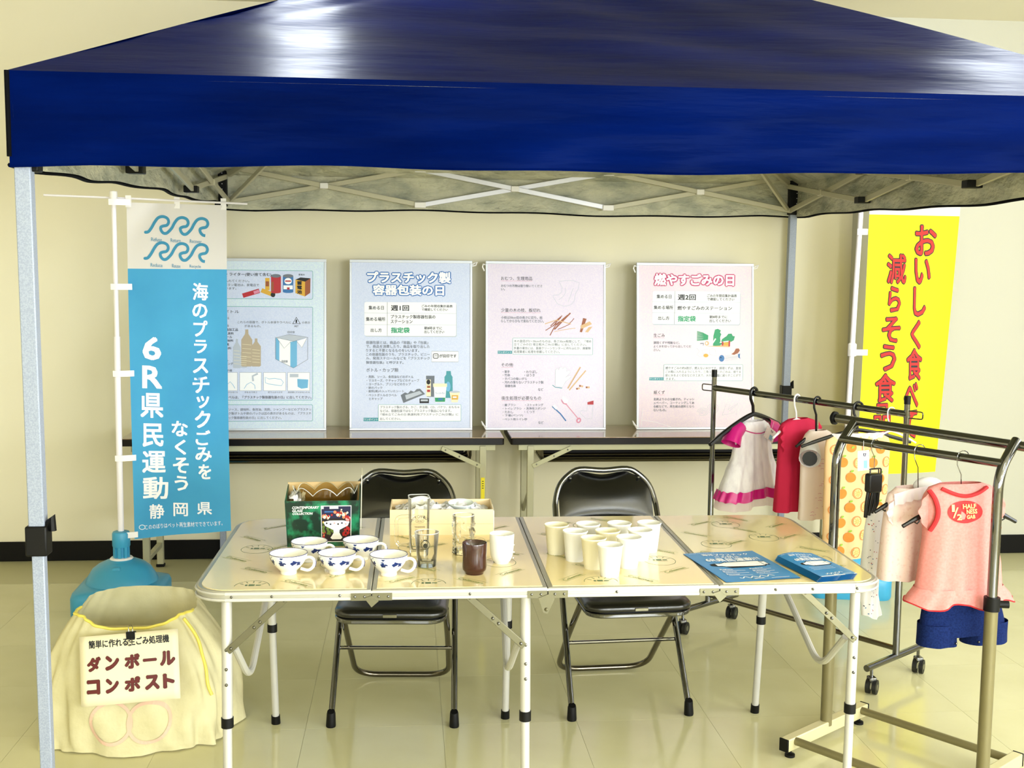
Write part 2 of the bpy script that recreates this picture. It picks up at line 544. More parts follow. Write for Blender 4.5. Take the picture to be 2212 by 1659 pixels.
# corner pieces where the cloth folds over the post heads
for k in range(4):
    p = cor[k]
    MB().tube([tl(p[0], p[1], EZ-.0), tl(p[0], p[1], VZ+.02 if k < 2 else 1.81)], .006, 8).build('corner_seam', 'hem_dark', tent)
posts = [(TX0, TY0), (TX1, TY0), (TX1, TY1), (TX0, TY1)]
tilt = [(.012, 0), (-.012, 0), (-.01, 0), (-.02, 0)]
LOCK = [.84, .84, .88, .84]
for k, (x, y) in enumerate(posts):
    bxx, byy = x+tilt[k][0], y+tilt[k][1]
    def at(z): t = z/1.95; return tl(bxx+(x-bxx)*t, byy, z)
    MB().bar(at(LOCK[k]-.02), at(1.95), .038, .034, (0, 1, 0)).build('upper_post', 'tent_steel', tent, bevel=.003)
    MB().bar(at(.006), at(LOCK[k]), .030, .027, (0, 1, 0)).build('lower_post', 'tent_steel', tent, bevel=.003)
    c = at(LOCK[k])
    lk = MB().bx(c.x-.026, c.x+.026, c.y-.024, c.y+.024, c.z-.045, c.z+.03).build('height_lock', 'black_plastic', tent, bevel=.004)
    MB().tube([(c.x+.02, c.y-.0, c.z+.03), (c.x+.034, c.y, c.z+.05), (c.x+.034, c.y, c.z+.015)], .01, 8).build('lock_lever', 'black_plastic', lk)
    c = at(0)
    MB().bx(c.x-.05, c.x+.05, c.y-.045, c.y+.045, .0, .006).build('foot_plate', 'tent_steel', tent, bevel=.002)
    h = at(1.9)
    if k >= 2:
        MB().bx(h.x-.03, h.x+.03, h.y-.03, h.y+.03, 1.80, 1.985).build('post_head', 'black_plastic', tent, bevel=.004)
        pm = MB()
        for q in range(7):
            pm.bx(h.x+.006, h.x+.010, h.y-.0315, h.y-.03, 1.83+q*.026, 1.834+q*.026)
        pm.build('rivets', 'truss_bright', tent, smooth=0)
    else:
        MB().bx(h.x-.009, h.x+.035, h.y-.006, h.y+.035, 1.732, 1.945).build('post_head', 'black_plastic', tent, bevel=.004)
# scissor trusses on four sides, three crossings each
def truss(pa, pb, zlo, zhi, side):
    pa, pb = Vector(pa), Vector(pb)
    d = (pb-pa).normalized()
    n = Vector((d.y, -d.x))
    for s in range(3):
        a, b = pa.lerp(pb, s/3), pa.lerp(pb, (s+1)/3)
        br = 'truss_bright' if side == 2 and s == 1 else 'truss_steel'
        for (z0, z1, off) in ((zhi, zlo, .008), (zlo, zhi, -.008)):
            q = n*off
            MB().bar(tl(a.x+q.x, a.y+q.y, z0), tl(b.x+q.x, b.y+q.y, z1), .012, .024).build('truss_bar', br, tent, bevel=.002)
        m = (a+b)/2
        c = tl(m.x, m.y, (zlo+zhi)/2)
        MB().bx(c.x-.02, c.x+.02, c.y-.02, c.y+.02, c.z-.014, c.z+.014).build('pivot_block', 'white_plastic' if side == 2 else 'truss_steel', tent, bevel=.003)
        if s < 2:
            for z in (zlo, zhi):
                c = tl(b.x, b.y, z)
                MB().bx(c.x-.028, c.x+.028, c.y-.024, c.y+.024, c.z-.014, c.z+.014).build('joint_block', 'white_plastic' if side == 2 else 'black_plastic', tent, bevel=.003)
            if side == 2:
                for sx in (-.065, .065):
                    c = tl(b.x+sx, b.y-.0, zhi+.006)
                    MB().bx(c.x-.014, c.x+.014, c.y-.016, c.y+.016, c.z-.016, c.z+.014).build('cloth_clip', 'black_plastic', tent, bevel=.003)
ins = .035
truss((TX0+.03, TY1-ins), (TX1-.03, TY1-ins), 1.82, 1.995, 2)
truss((TX0+ins, TY1-.03), (TX0+ins, TY0+.03), 1.82, 1.945, 3)
truss((TX1-ins, TY0+.03), (TX1-ins, TY1-.03), 1.82, 1.945, 1)
truss((TX0+.03, TY0+.05), (TX1-.03, TY0+.05), 1.82, 1.945, 0)
for k, (x, y) in enumerate(posts):
    a = Vector((x, y)).lerp(Vector((tc.x, tc.y)), .03)
    m = Vector((x, y)).lerp(Vector((tc.x, tc.y)), .5)
    e = Vector((x, y)).lerp(Vector((tc.x, tc.y)), .97)
    MB().bar(tl(a.x, a.y, 1.955), tl(m.x, m.y, 2.27), .018, .026).build('rafter', 'truss_steel', tent, bevel=.002)
    MB().bar(tl(m.x, m.y, 2.27), tl(e.x, e.y, 2.62), .018, .026).build('rafter', 'truss_steel', tent, bevel=.002)
    q = Vector((x, y)).lerp(Vector((tc.x, tc.y)), .28)
    MB().bar(tl(a.x, a.y, 1.825), tl(q.x, q.y, 2.12), .014, .02).build('rafter_strut', 'truss_steel', tent, bevel=.002)
MB().bx(-.06, .06, -.06, .06, 2.56, 2.66).build('peak_hub', 'black_plastic', tent, bevel=.01)
# ------------------------------------------------------------------ two long meeting tables along the wall
M('table_laminate', 'a88c70', .1, spec=.6, var=(30, 'a08468', .3, .7), coat=.4, stretch=(1, 8, 1))
M('table_edge', '0a0403', .4, spec=.25)
M('table_frame', 'b9b695', .45, .1)
M('table_leg', 'b4b092', .42, .2)
M('sticker_yellow', 'f4e21c', .5)
TBY0, TBY1 = 5.40, 5.80
def meeting_table(x0, label):
    t = thing('meeting_table', label, 'table', (x0+.9, (TBY0+TBY1)/2, 0), 0, 'long meeting tables along the wall')
    d = (TBY1-TBY0)/2
    MB().bx(-.897, .897, -d+.003, d-.003, .695, .70).build('table_top', 'table_laminate', t, smooth=0)
    MB().prism(roundrect(-.9, .9, -d, d, .012, 3), lambda p: (p[0], p[1], .664), lambda p: (p[0], p[1], .6965)).build('table_edge', 'table_edge', t, bevel=.002)
    for y in (-d+.035, d-.06):
        MB().bx(-.86, .86, y, y+.022, .632, .664).build('side_rail', 'table_frame', t, bevel=.002)
    for x in (-.84, .82):
        MB().bx(x, x+.02, -d+.05, d-.05, .634, .662).build('end_rail', 'table_frame', t, bevel=.002)
    # wire rack shelf under the top
    for k in range(6):
        y = -d+.07+k*.048
        MB().tube(fillet([(-.74, y, .635), (-.74, y, .575-.004*(k % 2)), (.74, y, .575-.004*(k % 2)), (.74, y, .635)], .03, 3), .0075, 6).build('shelf_rod', 'chrome_dim', t)
    for x in (-.74, .74):
        MB().tube([(x, -d+.07, .576), (x, -d+.31, .576)], .006, 6).build('shelf_end', 'chrome_dim', t)
    MB().bx(-.72, .72, -d+.30, -d+.31, .575, .66).build('modesty_strip', 'table_edge', t, smooth=0)
    for sx in (-1, 1):
        for y, nm in ((-d+.045, 0), (d-.055, 1)):
            MB().bx(sx*.80-.016, sx*.80+.016, y-.014, y+.014, .012, .655).build('leg', 'table_leg', t, bevel=.003)
            MB().bx(sx*.80-.020, sx*.80+.020, y-.018, y+.018, 0, .014).build('leg_cap', 'black_plastic', t, bevel=.003)
        MB().bx(sx*.80-.012, sx*.80+.012, -d+.05, d-.06, .10, .125).build('leg_crossbar', 'table_leg', t, bevel=.003)
        MB().bar((sx*.80, -d+.055, .44), (sx*.80, d-.06, .28), .012, .03).build('leg_brace', 'table_leg', t, bevel=.002)
        b = MB().bar((sx*.79, -d+.028, .555), (sx*.60, -d+.028, .645), .006, .022).build('folding_stay', 'table_frame', t, bevel=.001)
        mb = MB()
        for q in (.1, .55, .9):
            mb.sphere((sx*(.79-.19*q), -d+.024, .555+.09*q), .004, 8, 5)
        mb.build('rivets', 'chrome', b)
    return t
mt1 = meeting_table(-1.332, 'long brown-topped meeting table behind the blue banner, left of its twin')
mt2 = meeting_table(.50, 'long brown-topped meeting table behind the baby clothes rack, right of its twin')
st = MB().bx(.80-.009, .80+.009, -.1735, -.17, .33, .50).build('name_sticker', 'sticker_yellow', mt1, smooth=0, label='yellow sticker with a printed name')
pr = Print(lambda x, y: ((x, -.1735, y), (0, -1, 0)), .0005)
for k in range(4): pr.rect(.796, .484-k*.011, .804, .480-k*.011, 'black_print')
for m_, mb in pr.m.items(): mb.build('printed_marks', m_, st, smooth=0)
MB().tube([(.78, -.18, .365), (.80, -.186, .36), (.83, -.18, .372), (.835, -.172, .378)], .0025, 6).build('cable_tie', 'black_plastic', mt1)

# ------------------------------------------------------------------ four poster boards
M('board_frame', 'd4d8e0', .35, .3)
M('paper_blue', 'd2daf2', .35, spec=.4, var=(220, 'c8d2ee', .4, .6))
M('paper_mint', 'd8e8f0', .35, spec=.4, var=(220, 'ccdaf0', .4, .6))
M('paper_lilac', 'e2d8e8', .35, spec=.4, var=(220, 'dacfe6', .4, .6))
M('paper_pink', 'ead8e0', .35, spec=.4, var=(220, 'e2cee0', .4, .6))
M('title_blue', '1468b8', .5)
M('title_magenta', 'c01864', .5)
M('green_print', '1f9c6c', .5)
M('teal_print', '3b97a4', .5)
M('teal_line', '5aa8a4', .5)
M('brown_print', '96502a', .5)
M('tan_print', 'd8b284', .5)
M('red_print', 'b3202c', .5)
M('gold_print', 'd7a632', .5)
M('blue_print', '2d6fb0', .5)
M('sky_print', '6cb2dc', .5)
M('leaf_print', '0f9462', .5)
M('pink_print', 'd98aa6', .5)
M('bottle_print', 'b8a890', .5)
M('pale_print', 'b9c1cf', .5)
M('cream_print', 'ece4c4', .5)
PN = {'black_print': 'printed_text', 'grey_print': 'printed_small_text', 'white_print': 'printed_white', 'green_print': 'printed_green_text'}
BH = .85
def board(x0, w, paper, label, tiltdeg, origin, shear=0., rz=0., ypos=5.655, loops=(1, 1, 1)):
    """origin: (x of left edge, x of right edge, y top, y bottom) of the board in drawing units"""
    t = thing('poster_board', label, 'poster', (x0, ypos, .7005), rz, 'waste sorting poster boards')
    t.rotation_euler = (-math.radians(tiltdeg), 0, rz)
    b = .011
    MB().bx(.004, w-.004, .0, .012, .004, BH-.004).build('backing', 'board_frame', t, smooth=0)
    MB().bx(b, w-b, -.0015, .001, b, BH-b).build('paper', paper, t, smooth=0)
    for (xa, xb, za, zb) in ((0, w, BH-b*1.3, BH), (0, w, 0, b), (0, b, b, BH-b*1.3), (w-b, w, b, BH-b*1.3)):
        MB().bx(xa, xb, -.005, .013, za, zb).build('frame_bar', 'board_frame', t, bevel=.0015)
    mb = MB()
    if loops[0]: mb.tube([(w-.004, .004, BH-.02), (w+.012, -.002, BH-.012), (w+.024, 0, BH-.006), (w+.018, .004, BH-.022), (w, .004, BH-.026)], .0035, 6)
    if loops[1]: mb.tube([(.002, .004, BH-.02), (-.012, -.002, BH-.016), (-.016, 0, BH-.03), (-.006, .004, BH-.05)], .0035, 6)
    if loops[2]: mb.tube([(.004, -.004, .012), (-.014, -.006, .028), (-.02, -.004, .042), (-.012, 0, .03), (.002, -.004, .004)], .004, 6)
    if mb.v: mb.build('cord_loop', 'white_plastic', t)
    ox0, ox1, oy0, oy1 = origin
    def fn(x, y):
        return ((x-ox0-shear*(y-oy0))/(ox1-ox0)*w, -.0016, (oy1-y)/(oy1-oy0)*BH), (0, -1, 0)
    return t, Print(fn, .0004)

def small(p, rows, mat='grey_print', bold=.017):
    for s, box in rows: p.text(s, box, mat, bold)
def day_table(p, x0, y0, x1, y1, l1, l2, xv, rows):
    p.rect(x0+5, y0+8, x1+5, y1+8, 'pale_print', 1, 16)
    p.rect(x0, y0, x1, y1, 'white_print', 2, 16)
    for y in (l1, l2): p.line([(x0, y), (x1, y)], 3, 'pale_print', 3)
    p.line([(xv, y0), (xv, y1)], 3, 'grey_print', 3)
    for s, box, mat, bold in rows: p.text(s, box, mat, bold, 3)
def onepoint(p, tag_, box, lines):
    p.rect(*tag_, 'teal_print', 1)
    p.text('ワンポイント', (tag_[0]+5, tag_[1]+5, tag_[2]-5, tag_[3]-6), 'white_print', .015)
    p.rect(*box, 'white_print', 1, 8)
    p.frame(*box, 3, 'teal_line', 2, 8)
    small(p, lines)
K = 'black_print'; G = 'grey_print'
# board: plastic day (blue title)
t, p = board(-.283, .611, 'paper_blue', 'poster board titled in blue outlined letters, second from the left', 6, (62, 1167, 75, 1605), loops=(1, 0, 0))
for s, bx_ in (('プラスチック製', (218, 180, 972, 284)), ('容器包装の日', (268, 296, 912, 394))):
    p.text(s, bx_, 'title_blue', .042, 2, grow=.085)
    p.text(s, bx_, 'white_print', .042, 3)
day_table(p, 195, 455, 1020, 758, 553, 657, 400, [
    ('集める日', (232, 488, 368, 524), K, .02), ('週1回', (432, 482, 595, 532), K, .03), ('ごみの年間収集計画表', (708, 475, 988, 500), K, .02), ('で確認してください', (708, 507, 945, 531), K, .02),
    ('集める場所', (208, 590, 382, 626), K, .02), ('プラスチック製容器包装の', (430, 568, 833, 602), K, .02), ('ステーション', (430, 612, 626, 645), K, .02),
    ('出し方', (250, 690, 350, 724), K, .02), ('指定袋', (432, 680, 600, 732), 'green_print', .04), ('朝8時までに', (732, 672, 893, 700), K, .02), ('出してください', (732, 705, 912, 733), K, .02)])
small(p, [('容器包装とは、商品の『容器』や『包装』', (210, 803, 768, 832)), ('で、商品を消費したり、商品を取り出した', (210, 838, 782, 867)), ('りすると不要となるものをいいます。', (210, 875, 685, 903)),
          ('この容器包装のうち、プラスチック、ビニー', (210, 910, 782, 938)), ('ル、発泡スチロールなどを『プラスチック', (210, 945, 782, 972)), ('製容器包装』と呼びます。', (210, 983, 545, 1010))])
p.rect(800, 895, 1040, 990, 'white_print', 1); p.frame(800, 895, 1040, 990, 3, G, 2)
p.frame(814, 917, 858, 957, 6, K, 2, 10); p.text('プラ', (822, 927, 850, 946), K, .02); p.text('が目印です', (868, 920, 1023, 952), K, .03)
p.text('ボトル・カップ類', (212, 1047, 498, 1082), K, .012)
small(p, [('・洗剤、ソース、食用油などのボトル', (215, 1112, 635, 1138)), ('・マヨネーズ、ケチャップなどのチューブ', (215, 1145, 687, 1171)), ('・ヨーグルト、プリンなどのカップ', (215, 1178, 612, 1204)), ('・卵のパック', (215, 1212, 355, 1236)),
          ('・錠剤(薬)の入っていたシート', (215, 1243, 550, 1269)), ('・ペットボトルのラベル', (215, 1278, 485, 1302)), ('とキャップ', (238, 1310, 357, 1335))])
p.poly([(932, 1072), (972, 1072), (975, 1105), (988, 1125), (990, 1315), (918, 1315), (915, 1125), (930, 1105)], 'teal_print', 1); p.ell(948, 1212, 22, 45, 'sky_print', 2)
p.poly([(748, 1115), (825, 1115), (820, 1305), (756, 1305)], 'grey_print', 1); p.rect(750, 1150, 792, 1300, 'cream_print', 2); p.ell(770, 1172, 18, 22, K, 3); p.rect(758, 1205, 786, 1225, 'brown_print', 3); p.rect(758, 1240, 786, 1262, 'red_print', 3)
p.poly([(815, 1190), (935, 1190), (920, 1355), (832, 1355)], 'white_print', 3); p.rect(812, 1185, 938, 1215, 'cream_print', 4); p.text('プレーンヨーグルト', (832, 1262, 918, 1282), 'blue_print', .02, 4); p.poly([(828, 1312), (922, 1312), (920, 1350), (832, 1350)], 'leaf_print', 4); p.rect(858, 1318, 900, 1335, 'blue_print', 5)
p.poly([(960, 1260), (1056, 1260), (1035, 1355), (980, 1355)], 'cream_print', 3); p.ell(1008, 1260, 48, 9, 'pale_print', 4); p.rect(980, 1290, 1038, 1330, 'gold_print', 4); p.rect(990, 1302, 1025, 1315, 'white_print', 5)
p.poly([(520, 1290), (560, 1265), (585, 1275), (610, 1248), (640, 1260), (665, 1235), (695, 1232), (740, 1280), (545, 1360)], 'grey_print', 1); p.poly([(560, 1290), (690, 1252), (715, 1275), (570, 1330)], 'pale_print', 2)
p.rect(690, 1320, 775, 1362, K, 2); p.rect(700, 1328, 765, 1345, 'pale_print', 3)
onepoint(p, (188, 1492, 318, 1524), (320, 1375, 1065, 1525), [('プラスチック製のざる、かご、弁当箱、CD、バケツ、おもちゃ', (335, 1385, 1050, 1410)), ('などは、容器包装ではなくプラスチック製品になります。', (335, 1418, 978, 1444)), ('『埋め立てごみの日 熱源利用プラスチックごみ(②類)』に', (340, 1452, 1040, 1478)), ('出してください。', (335, 1490, 520, 1514))])
p.build(t, PN)
# board: other burnables (lilac, no big title)
t, p = board(.395, .611, 'paper_lilac', 'pale lilac poster board without a title, third from the left', 6, (82, 1166, 75, 1600), loops=(1, 1, 1))
def head(p, s, box):
    p.text(s, box, K, .014); p.line([(box[0], box[3]+6), (box[2], box[3]+6)], 2, 'pink_print', 1)
for s, b_ in (('おむつ、生理用品', (220, 213, 500, 248)), ('少量の木の枝、板切れ', (220, 500, 575, 535)), ('その他', (222, 995, 328, 1028)), ('衛生処理が必要なもの', (225, 1295, 580, 1330))): head(p, s, b_)
small(p, [('おむつの汚物は取り除いてくださ', (220, 285, 590, 310)), ('い。', (220, 318, 255, 340)), ('小枝は50cm位の長さに切り、枯', (220, 570, 592, 598)), ('らしてからひもで束ねてください。', (220, 602, 605, 630)),
          ('・軍手', (235, 1062, 298, 1088)), ('・わりばし', (430, 1062, 545, 1088)), ('・竹串', (235, 1093, 300, 1118)), ('・ほうき', (430, 1093, 522, 1118)), ('・タバコの吸いがら', (235, 1125, 452, 1150)), ('・汚れの落ちないプラスチック製', (235, 1157, 602, 1183)), ('容器包装', (255, 1190, 353, 1215)), ('など', (553, 1222, 600, 1247)),
          ('・歯ブラシ', (235, 1362, 353, 1386)), ('・ストッキング', (435, 1362, 600, 1386)), ('・トイレブラシ', (235, 1395, 405, 1418)), ('・洗浄用スポンジ', (430, 1395, 622, 1418)), ('・たわし', (235, 1427, 330, 1450)), ('・くつ下', (430, 1427, 524, 1450)), ('・下着(パンツ)', (235, 1458, 418, 1482)), ('・ペット用トイレ砂', (235, 1492, 455, 1515)), ('など', (555, 1522, 602, 1547))])
L = 'pale_print'
p.line([(742, 255), (800, 246), (870, 246), (925, 265), (918, 320), (893, 360), (880, 430), (850, 465), (790, 480), (730, 460), (690, 400), (688, 382), (740, 375), (765, 350), (770, 310), (745, 262)], 3, L, 1, True); p.line([(800, 310), (800, 360), (770, 400), (740, 420)], 3, L); p.line([(870, 315), (850, 370), (825, 440)], 3, L)
rs = random.Random(3)
for a, b_, w in (((660, 745), (720, 640), 8), ((700, 690), (845, 540), 12), ((665, 660), (770, 565), 8), ((620, 700), (745, 620), 7), ((690, 660), (760, 580), 9), ((730, 690), (840, 640), 6), ((830, 640), (878, 588), 6), ((720, 650), (820, 560), 9)): p.line([a, ((a[0]+b_[0])/2+rs.uniform(-6, 6), (a[1]+b_[1])/2+rs.uniform(-6, 6)), b_], w, 'brown_print', 1)
p.line([(615, 640), (720, 605), (850, 640)], 8, 'tan_print', 2); p.line([(700, 710), (800, 690), (890, 678)], 5, 'tan_print', 2)
p.poly([(960, 585), (992, 592), (950, 715), (930, 712)], 'brown_print', 1); p.poly([(935, 655), (1020, 615), (1040, 640), (945, 685)], 'tan_print', 2); p.poly([(1010, 668), (1045, 662), (1005, 715), (978, 712)], 'tan_print', 1)
onepoint(p, (190, 885, 318, 912), (325, 770, 1048, 918), [('木の直径が5〜30cmのものは、長さ30cm程度にして、『埋め', (335, 785, 1035, 810)), ('立てごみの日 埋立粗大ごみ(②類)』に出してください。', (335, 815, 990, 842)), ('多量の場合には、直接クリーンセンターに持ち込むか、廃棄物', (335, 848, 1028, 873)), ('処理業者に処理を依頼してください。', (335, 880, 748, 906))])
p.poly([(708, 1200), (710, 1060), (725, 1040), (740, 1060), (748, 1035), (765, 1030), (775, 1050), (795, 1028), (812, 1045), (808, 1070), (835, 1060), (845, 1080), (800, 1125), (840, 1105), (852, 1120), (800, 1165), (772, 1215)], 'white_print', 1)
p.line([(708, 1200), (710, 1060), (725, 1040), (740, 1060), (748, 1035), (765, 1030), (775, 1050), (795, 1028), (812, 1045), (808, 1070), (835, 1060), (845, 1080), (800, 1125), (840, 1105), (852, 1120), (800, 1165), (772, 1215)], 3, L, 2, True); p.line([(683, 1195), (710, 1215), (770, 1222)], 6, 'teal_print', 2)
p.line([(820, 1225), (935, 1030)], 11, 'tan_print', 2); p.line([(835, 1240), (985, 1062)], 11, 'tan_print', 2); p.line([(826, 1225), (940, 1032)], 2, 'brown_print', 3)
for a, b_ in (((898, 1230), (930, 1222)), ((925, 1200), (960, 1208)), ((985, 1215), (1020, 1215))): p.line([a, b_], 16, 'tan_print', 1); p.line([a, (a[0]*.6+b_[0]*.4, a[1]*.6+b_[1]*.4)], 16, 'brown_print', 2)
p.line([(690, 1395), (715, 1418), (755, 1455), (805, 1520)], 11, 'blue_print', 1); p.poly([(680, 1385), (700, 1370), (732, 1400), (712, 1422)], 'white_print', 2); p.line([(680, 1388), (712, 1420)], 8, 'blue_print', 3)
p.line([(765, 1335), (780, 1360), (810, 1372), (910, 1492)], 8, 'pink_print', 1); p.line([(760, 1325), (785, 1360), (815, 1365)], 6, 'pink_print', 2); p.ell(920, 1515, 22, 26, 'pink_print', 1, rot=.5); p.ell(921, 1516, 8, 13, 'paper_lilac', 2, rot=.5); p.poly([(775, 1330), (770, 1300), (778, 1292), (825, 1330), (815, 1365), (790, 1358)], 'white_print', 2)
p.poly([(1000, 1350), (1055, 1335), (1055, 1372), (1000, 1372)], 'red_print', 1); p.line([(1000, 1380), (995, 1430), (940, 1425), (935, 1450), (985, 1500), (1040, 1500), (1045, 1450), (1050, 1380)], 3, L, 1, True)
p.build(t, PN)
# board: burnable day (magenta title)
t, p = board(1.165, .611, 'paper_pink', 'pink poster board titled in magenta outlined letters, rightmost of the four', 6, (105, 1152, 112, 1597), shear=.02, loops=(1, 1, 1))
p.text('燃やすごみの日', (265, 208, 978, 314), 'title_magenta', .042, 2, grow=.085); p.text('燃やすごみの日', (265, 208, 978, 314), 'white_print', .042, 3)
day_table(p, 252, 365, 1035, 658, 460, 558, 450, [
    ('集める日', (288, 395, 420, 430), K, .02), ('週2回', (477, 392, 637, 443), K, .03), ('ごみの年間収集計画表', (738, 388, 1005, 415), K, .02), ('で確認してください', (738, 420, 983, 446), K, .02),
    ('集める場所', (265, 493, 437, 527), K, .02), ('燃やすごみのステーション', (475, 495, 963, 532), K, .02), ('出し方', (305, 588, 405, 622), K, .02), ('指定袋', (480, 583, 640, 635), 'green_print', .04), ('朝8時までに', (763, 578, 923, 605), K, .02), ('出してください', (763, 612, 955, 640), K, .02)])
for s, b_ in (('生ごみ', (268, 742, 368, 775)), ('紙くず', (280, 1250, 378, 1283))): head(p, s, b_)
small(p, [('調理くずや残飯など。', (270, 812, 500, 836)), ('よく水を切ってから出してくだ', (270, 845, 605, 868)), ('さい。', (270, 877, 330, 900)), ('名刺より小さな紙きれ、ティッシ', (280, 1315, 642, 1340)), ('ュペーパー、コーティングしてあ', (280, 1347, 642, 1372)), ('る紙などで、再生紙の原料となら', (280, 1380, 642, 1404)), ('ないもの。', (280, 1412, 395, 1436))])
for k in range(9): p.line([(755, 760+k*4), (705, 735+k*8), (655, 722+k*10)], 7, 'leaf_print', 1)
p.poly([(800, 850), (802, 760), (815, 705), (840, 698), (868, 712), (860, 730), (872, 745), (862, 775), (870, 850)], 'leaf_print', 1)
p.poly([(862, 840), (880, 790), (920, 762), (935, 742), (965, 740), (975, 760), (995, 765), (985, 800), (940, 825)], 'leaf_print', 1)
p.line([(765, 845), (800, 820), (822, 785)], 12, 'white_print', 3); p.line([(860, 820), (940, 808)], 9, 'white_print', 3)
p.poly([(735, 855), (860, 848), (955, 808), (950, 862)], 'tan_print', 2); p.line([(885, 812), (885, 848)], 14, 'red_print', 4); p.line([(945, 805), (945, 855)], 14, 'red_print', 4); p.rect(895, 818, 938, 848, 'gold_print', 3)
p.ell(745, 828, 18, 20, 'tan_print', 2); p.ell(742, 828, 8, 10, 'white_print', 3); p.line([(685, 830), (715, 828), (712, 845)], 7, G, 1)
p.line([(655, 870), (680, 900), (655, 930), (690, 950), (720, 935), (700, 890), (755, 880)], 3, L, 1); p.line([(770, 925), (770, 885), (795, 872), (820, 885), (832, 940)], 3, L, 1, True); p.ell(738, 937, 22, 16, 'gold_print', 2)
p.ell(880, 962, 24, 30, 'blue_print', 2); p.line([(905, 962), (1030, 945)], 4, L, 1)
for k in range(9): p.line([(915+k*12, 930+k*.5), (920+k*12, 988-k*2)], 3, L, 1)
p.poly([(1025, 925), (1045, 918), (1042, 945), (1048, 965), (1030, 955)], 'blue_print', 2); p.poly([(965, 925), (990, 905), (1005, 875), (1030, 872), (1042, 890), (1025, 915), (990, 930)], 'brown_print', 2); p.ell(872, 955, 5, 6, K, 3)
onepoint(p, (238, 1133, 363, 1160), (365, 1018, 1072, 1162), [('燃やすごみの約6割が、燃えない水分です。調理くずは、直接', (380, 1037, 1055, 1062)), ('ごみ箱に入れるようにしたり、三角コーナーのごみは、捨てる', (380, 1070, 1055, 1094)), ('前に水をよく切るなどの工夫で、水分を大幅に減らすことがで', (380, 1102, 1055, 1127)), ('きます。', (385, 1135, 468, 1158))])
for c in ((720, 1440, 50, 34), (810, 1410, 50, 44)):
    for q in (1, .72, .45, .2): p.arcl(c[0], c[1], c[2]*q, c[3]*q, q*3, q*3+5.6, 2.5, L, 1, 12)
p.line([(895, 1470), (930, 1370), (965, 1380), (945, 1420), (1000, 1450), (895, 1470)], 2.5, L); p.line([(945, 1420), (1035, 1365), (1025, 1380), (960, 1430)], 2.5, L); p.line([(1000, 1440), (1025, 1420), (1025, 1470), (1000, 1440)], 2.5, L)
for a, b_ in (((185, 1410), (175, 1570)), ((180, 1515), (300, 1530)), ((290, 1528), (440, 1575))): p.line([a, b_], 3, 'white_print', 2)
p.build(t, PN)
# board: batteries and bottles (behind the blue banner)
t, p = board(-1.008, .611, 'paper_mint', 'poster board with batteries and bottles, partly behind the blue banner', 6, (-104, 976, 72, 1606), loops=(0, 0, 0))
for b_ in ((-62, 178, 858, 432), (-62, 502, 858, 1335), (112, 1375, 858, 1522)):
    p.rect(*b_, 'paper_blue', 1, 12); p.frame(*b_, 4, 'teal_line', 2, 12)
p.text('乾電池・ライター(使い捨て含む)', (0, 200, 500, 234), K, .02); p.text('ペットボトル', (-38, 533, 225, 562), K, .01)
small(p, [('回収缶に入れてください。', (-10, 262, 312, 286)), ('充電池やボタン電池は、家電店で', (-10, 297, 395, 322)), ('回収しています。', (-10, 330, 200, 352)), ('これらの容器で、ボトル本体やラベルに', (210, 628, 672, 652)), ('があるもの。', (270, 663, 410, 686)), ('の表示', (765, 630, 835, 652)), ('回収袋', (640, 717, 702, 738)), ('清涼飲料', (20, 595, 140, 617)), ('酒類', (35, 628, 88, 650)), ('しょう油', (40, 660, 135, 684)), ('出し方の手順', (20, 1060, 165, 1082)), ('キャップ・ラベルをとる', (50, 1256, 212, 1272)), ('中を水で洗う', (272, 1256, 378, 1272)), ('足でふみつぶす', (472, 1256, 598, 1272)), ('回収袋にそのまま入れる', (645, 1256, 832, 1272)),
          ('ソース、調味料、食用油、洗剤、シャンプーなどのプラスチッ', (135, 1405, 845, 1430)), ('ク製ボトルや卵のパックは囚の表示があるものは、『プラスチ', (135, 1440, 845, 1465)), ('ック製容器包装の日』に出してください。', (135, 1478, 590, 1503))])
small(p, [('しょう油加工品', (35, 695, 215, 720)), ('牛乳・乳飲料', (35, 730, 178, 752)), ('アルコール', (40, 762, 165, 784)), ('発酵調味料', (40, 794, 175, 816)), ('みりん風', (40, 828, 138, 850)), ('調味料', (80, 862, 158, 884)), ('食酢', (40, 896, 88, 918)), ('調味酢', (40, 930, 115, 952)), ('ノンオイル', (40, 970, 133, 990)), ('ドレッシング', (40, 1000, 172, 1022)), ('キャップとラベルは、『プラスチック製容器包装の日』に出してください。', (-20, 1295, 848, 1322))], K)
p.line([(255, 405), (398, 360)], 40, 'red_print', 2); p.line([(350, 378), (395, 362)], 26, 'pink_print', 3)
p.rect(448, 245, 485, 355, 'gold_print', 2); p.rect(452, 275, 480, 320, 'brown_print', 3); p.line([(415, 355), (530, 400)], 38, 'gold_print', 3); p.ell(515, 394, 20, 22, K, 4)
p.rect(498, 228, 583, 372, 'red_print', 4); p.ell(540, 226, 42, 16, 'grey_print', 5); p.rect(500, 280, 520, 360, 'brown_print', 5); p.ell(540, 372, 42, 10, 'red_print', 4)
p.rect(600, 230, 690, 368, 'blue_print', 4); p.ell(645, 226, 45, 16, 'grey_print', 5); p.ell(645, 272, 32, 28, 'white_print', 5); p.rect(620, 266, 670, 278, 'red_print', 6); p.rect(605, 310, 685, 345, 'white_print', 5); p.rect(636, 328, 658, 348, 'red_print', 6); p.ell(645, 368, 45, 10, 'blue_print', 4)
p.poly([(708, 258), (792, 275), (790, 408), (708, 378)], 'gold_print', 4); p.poly([(792, 275), (838, 245), (836, 375), (790, 408)], 'brown_print', 4); p.poly([(708, 258), (752, 238), (838, 245), (792, 275)], K, 4)
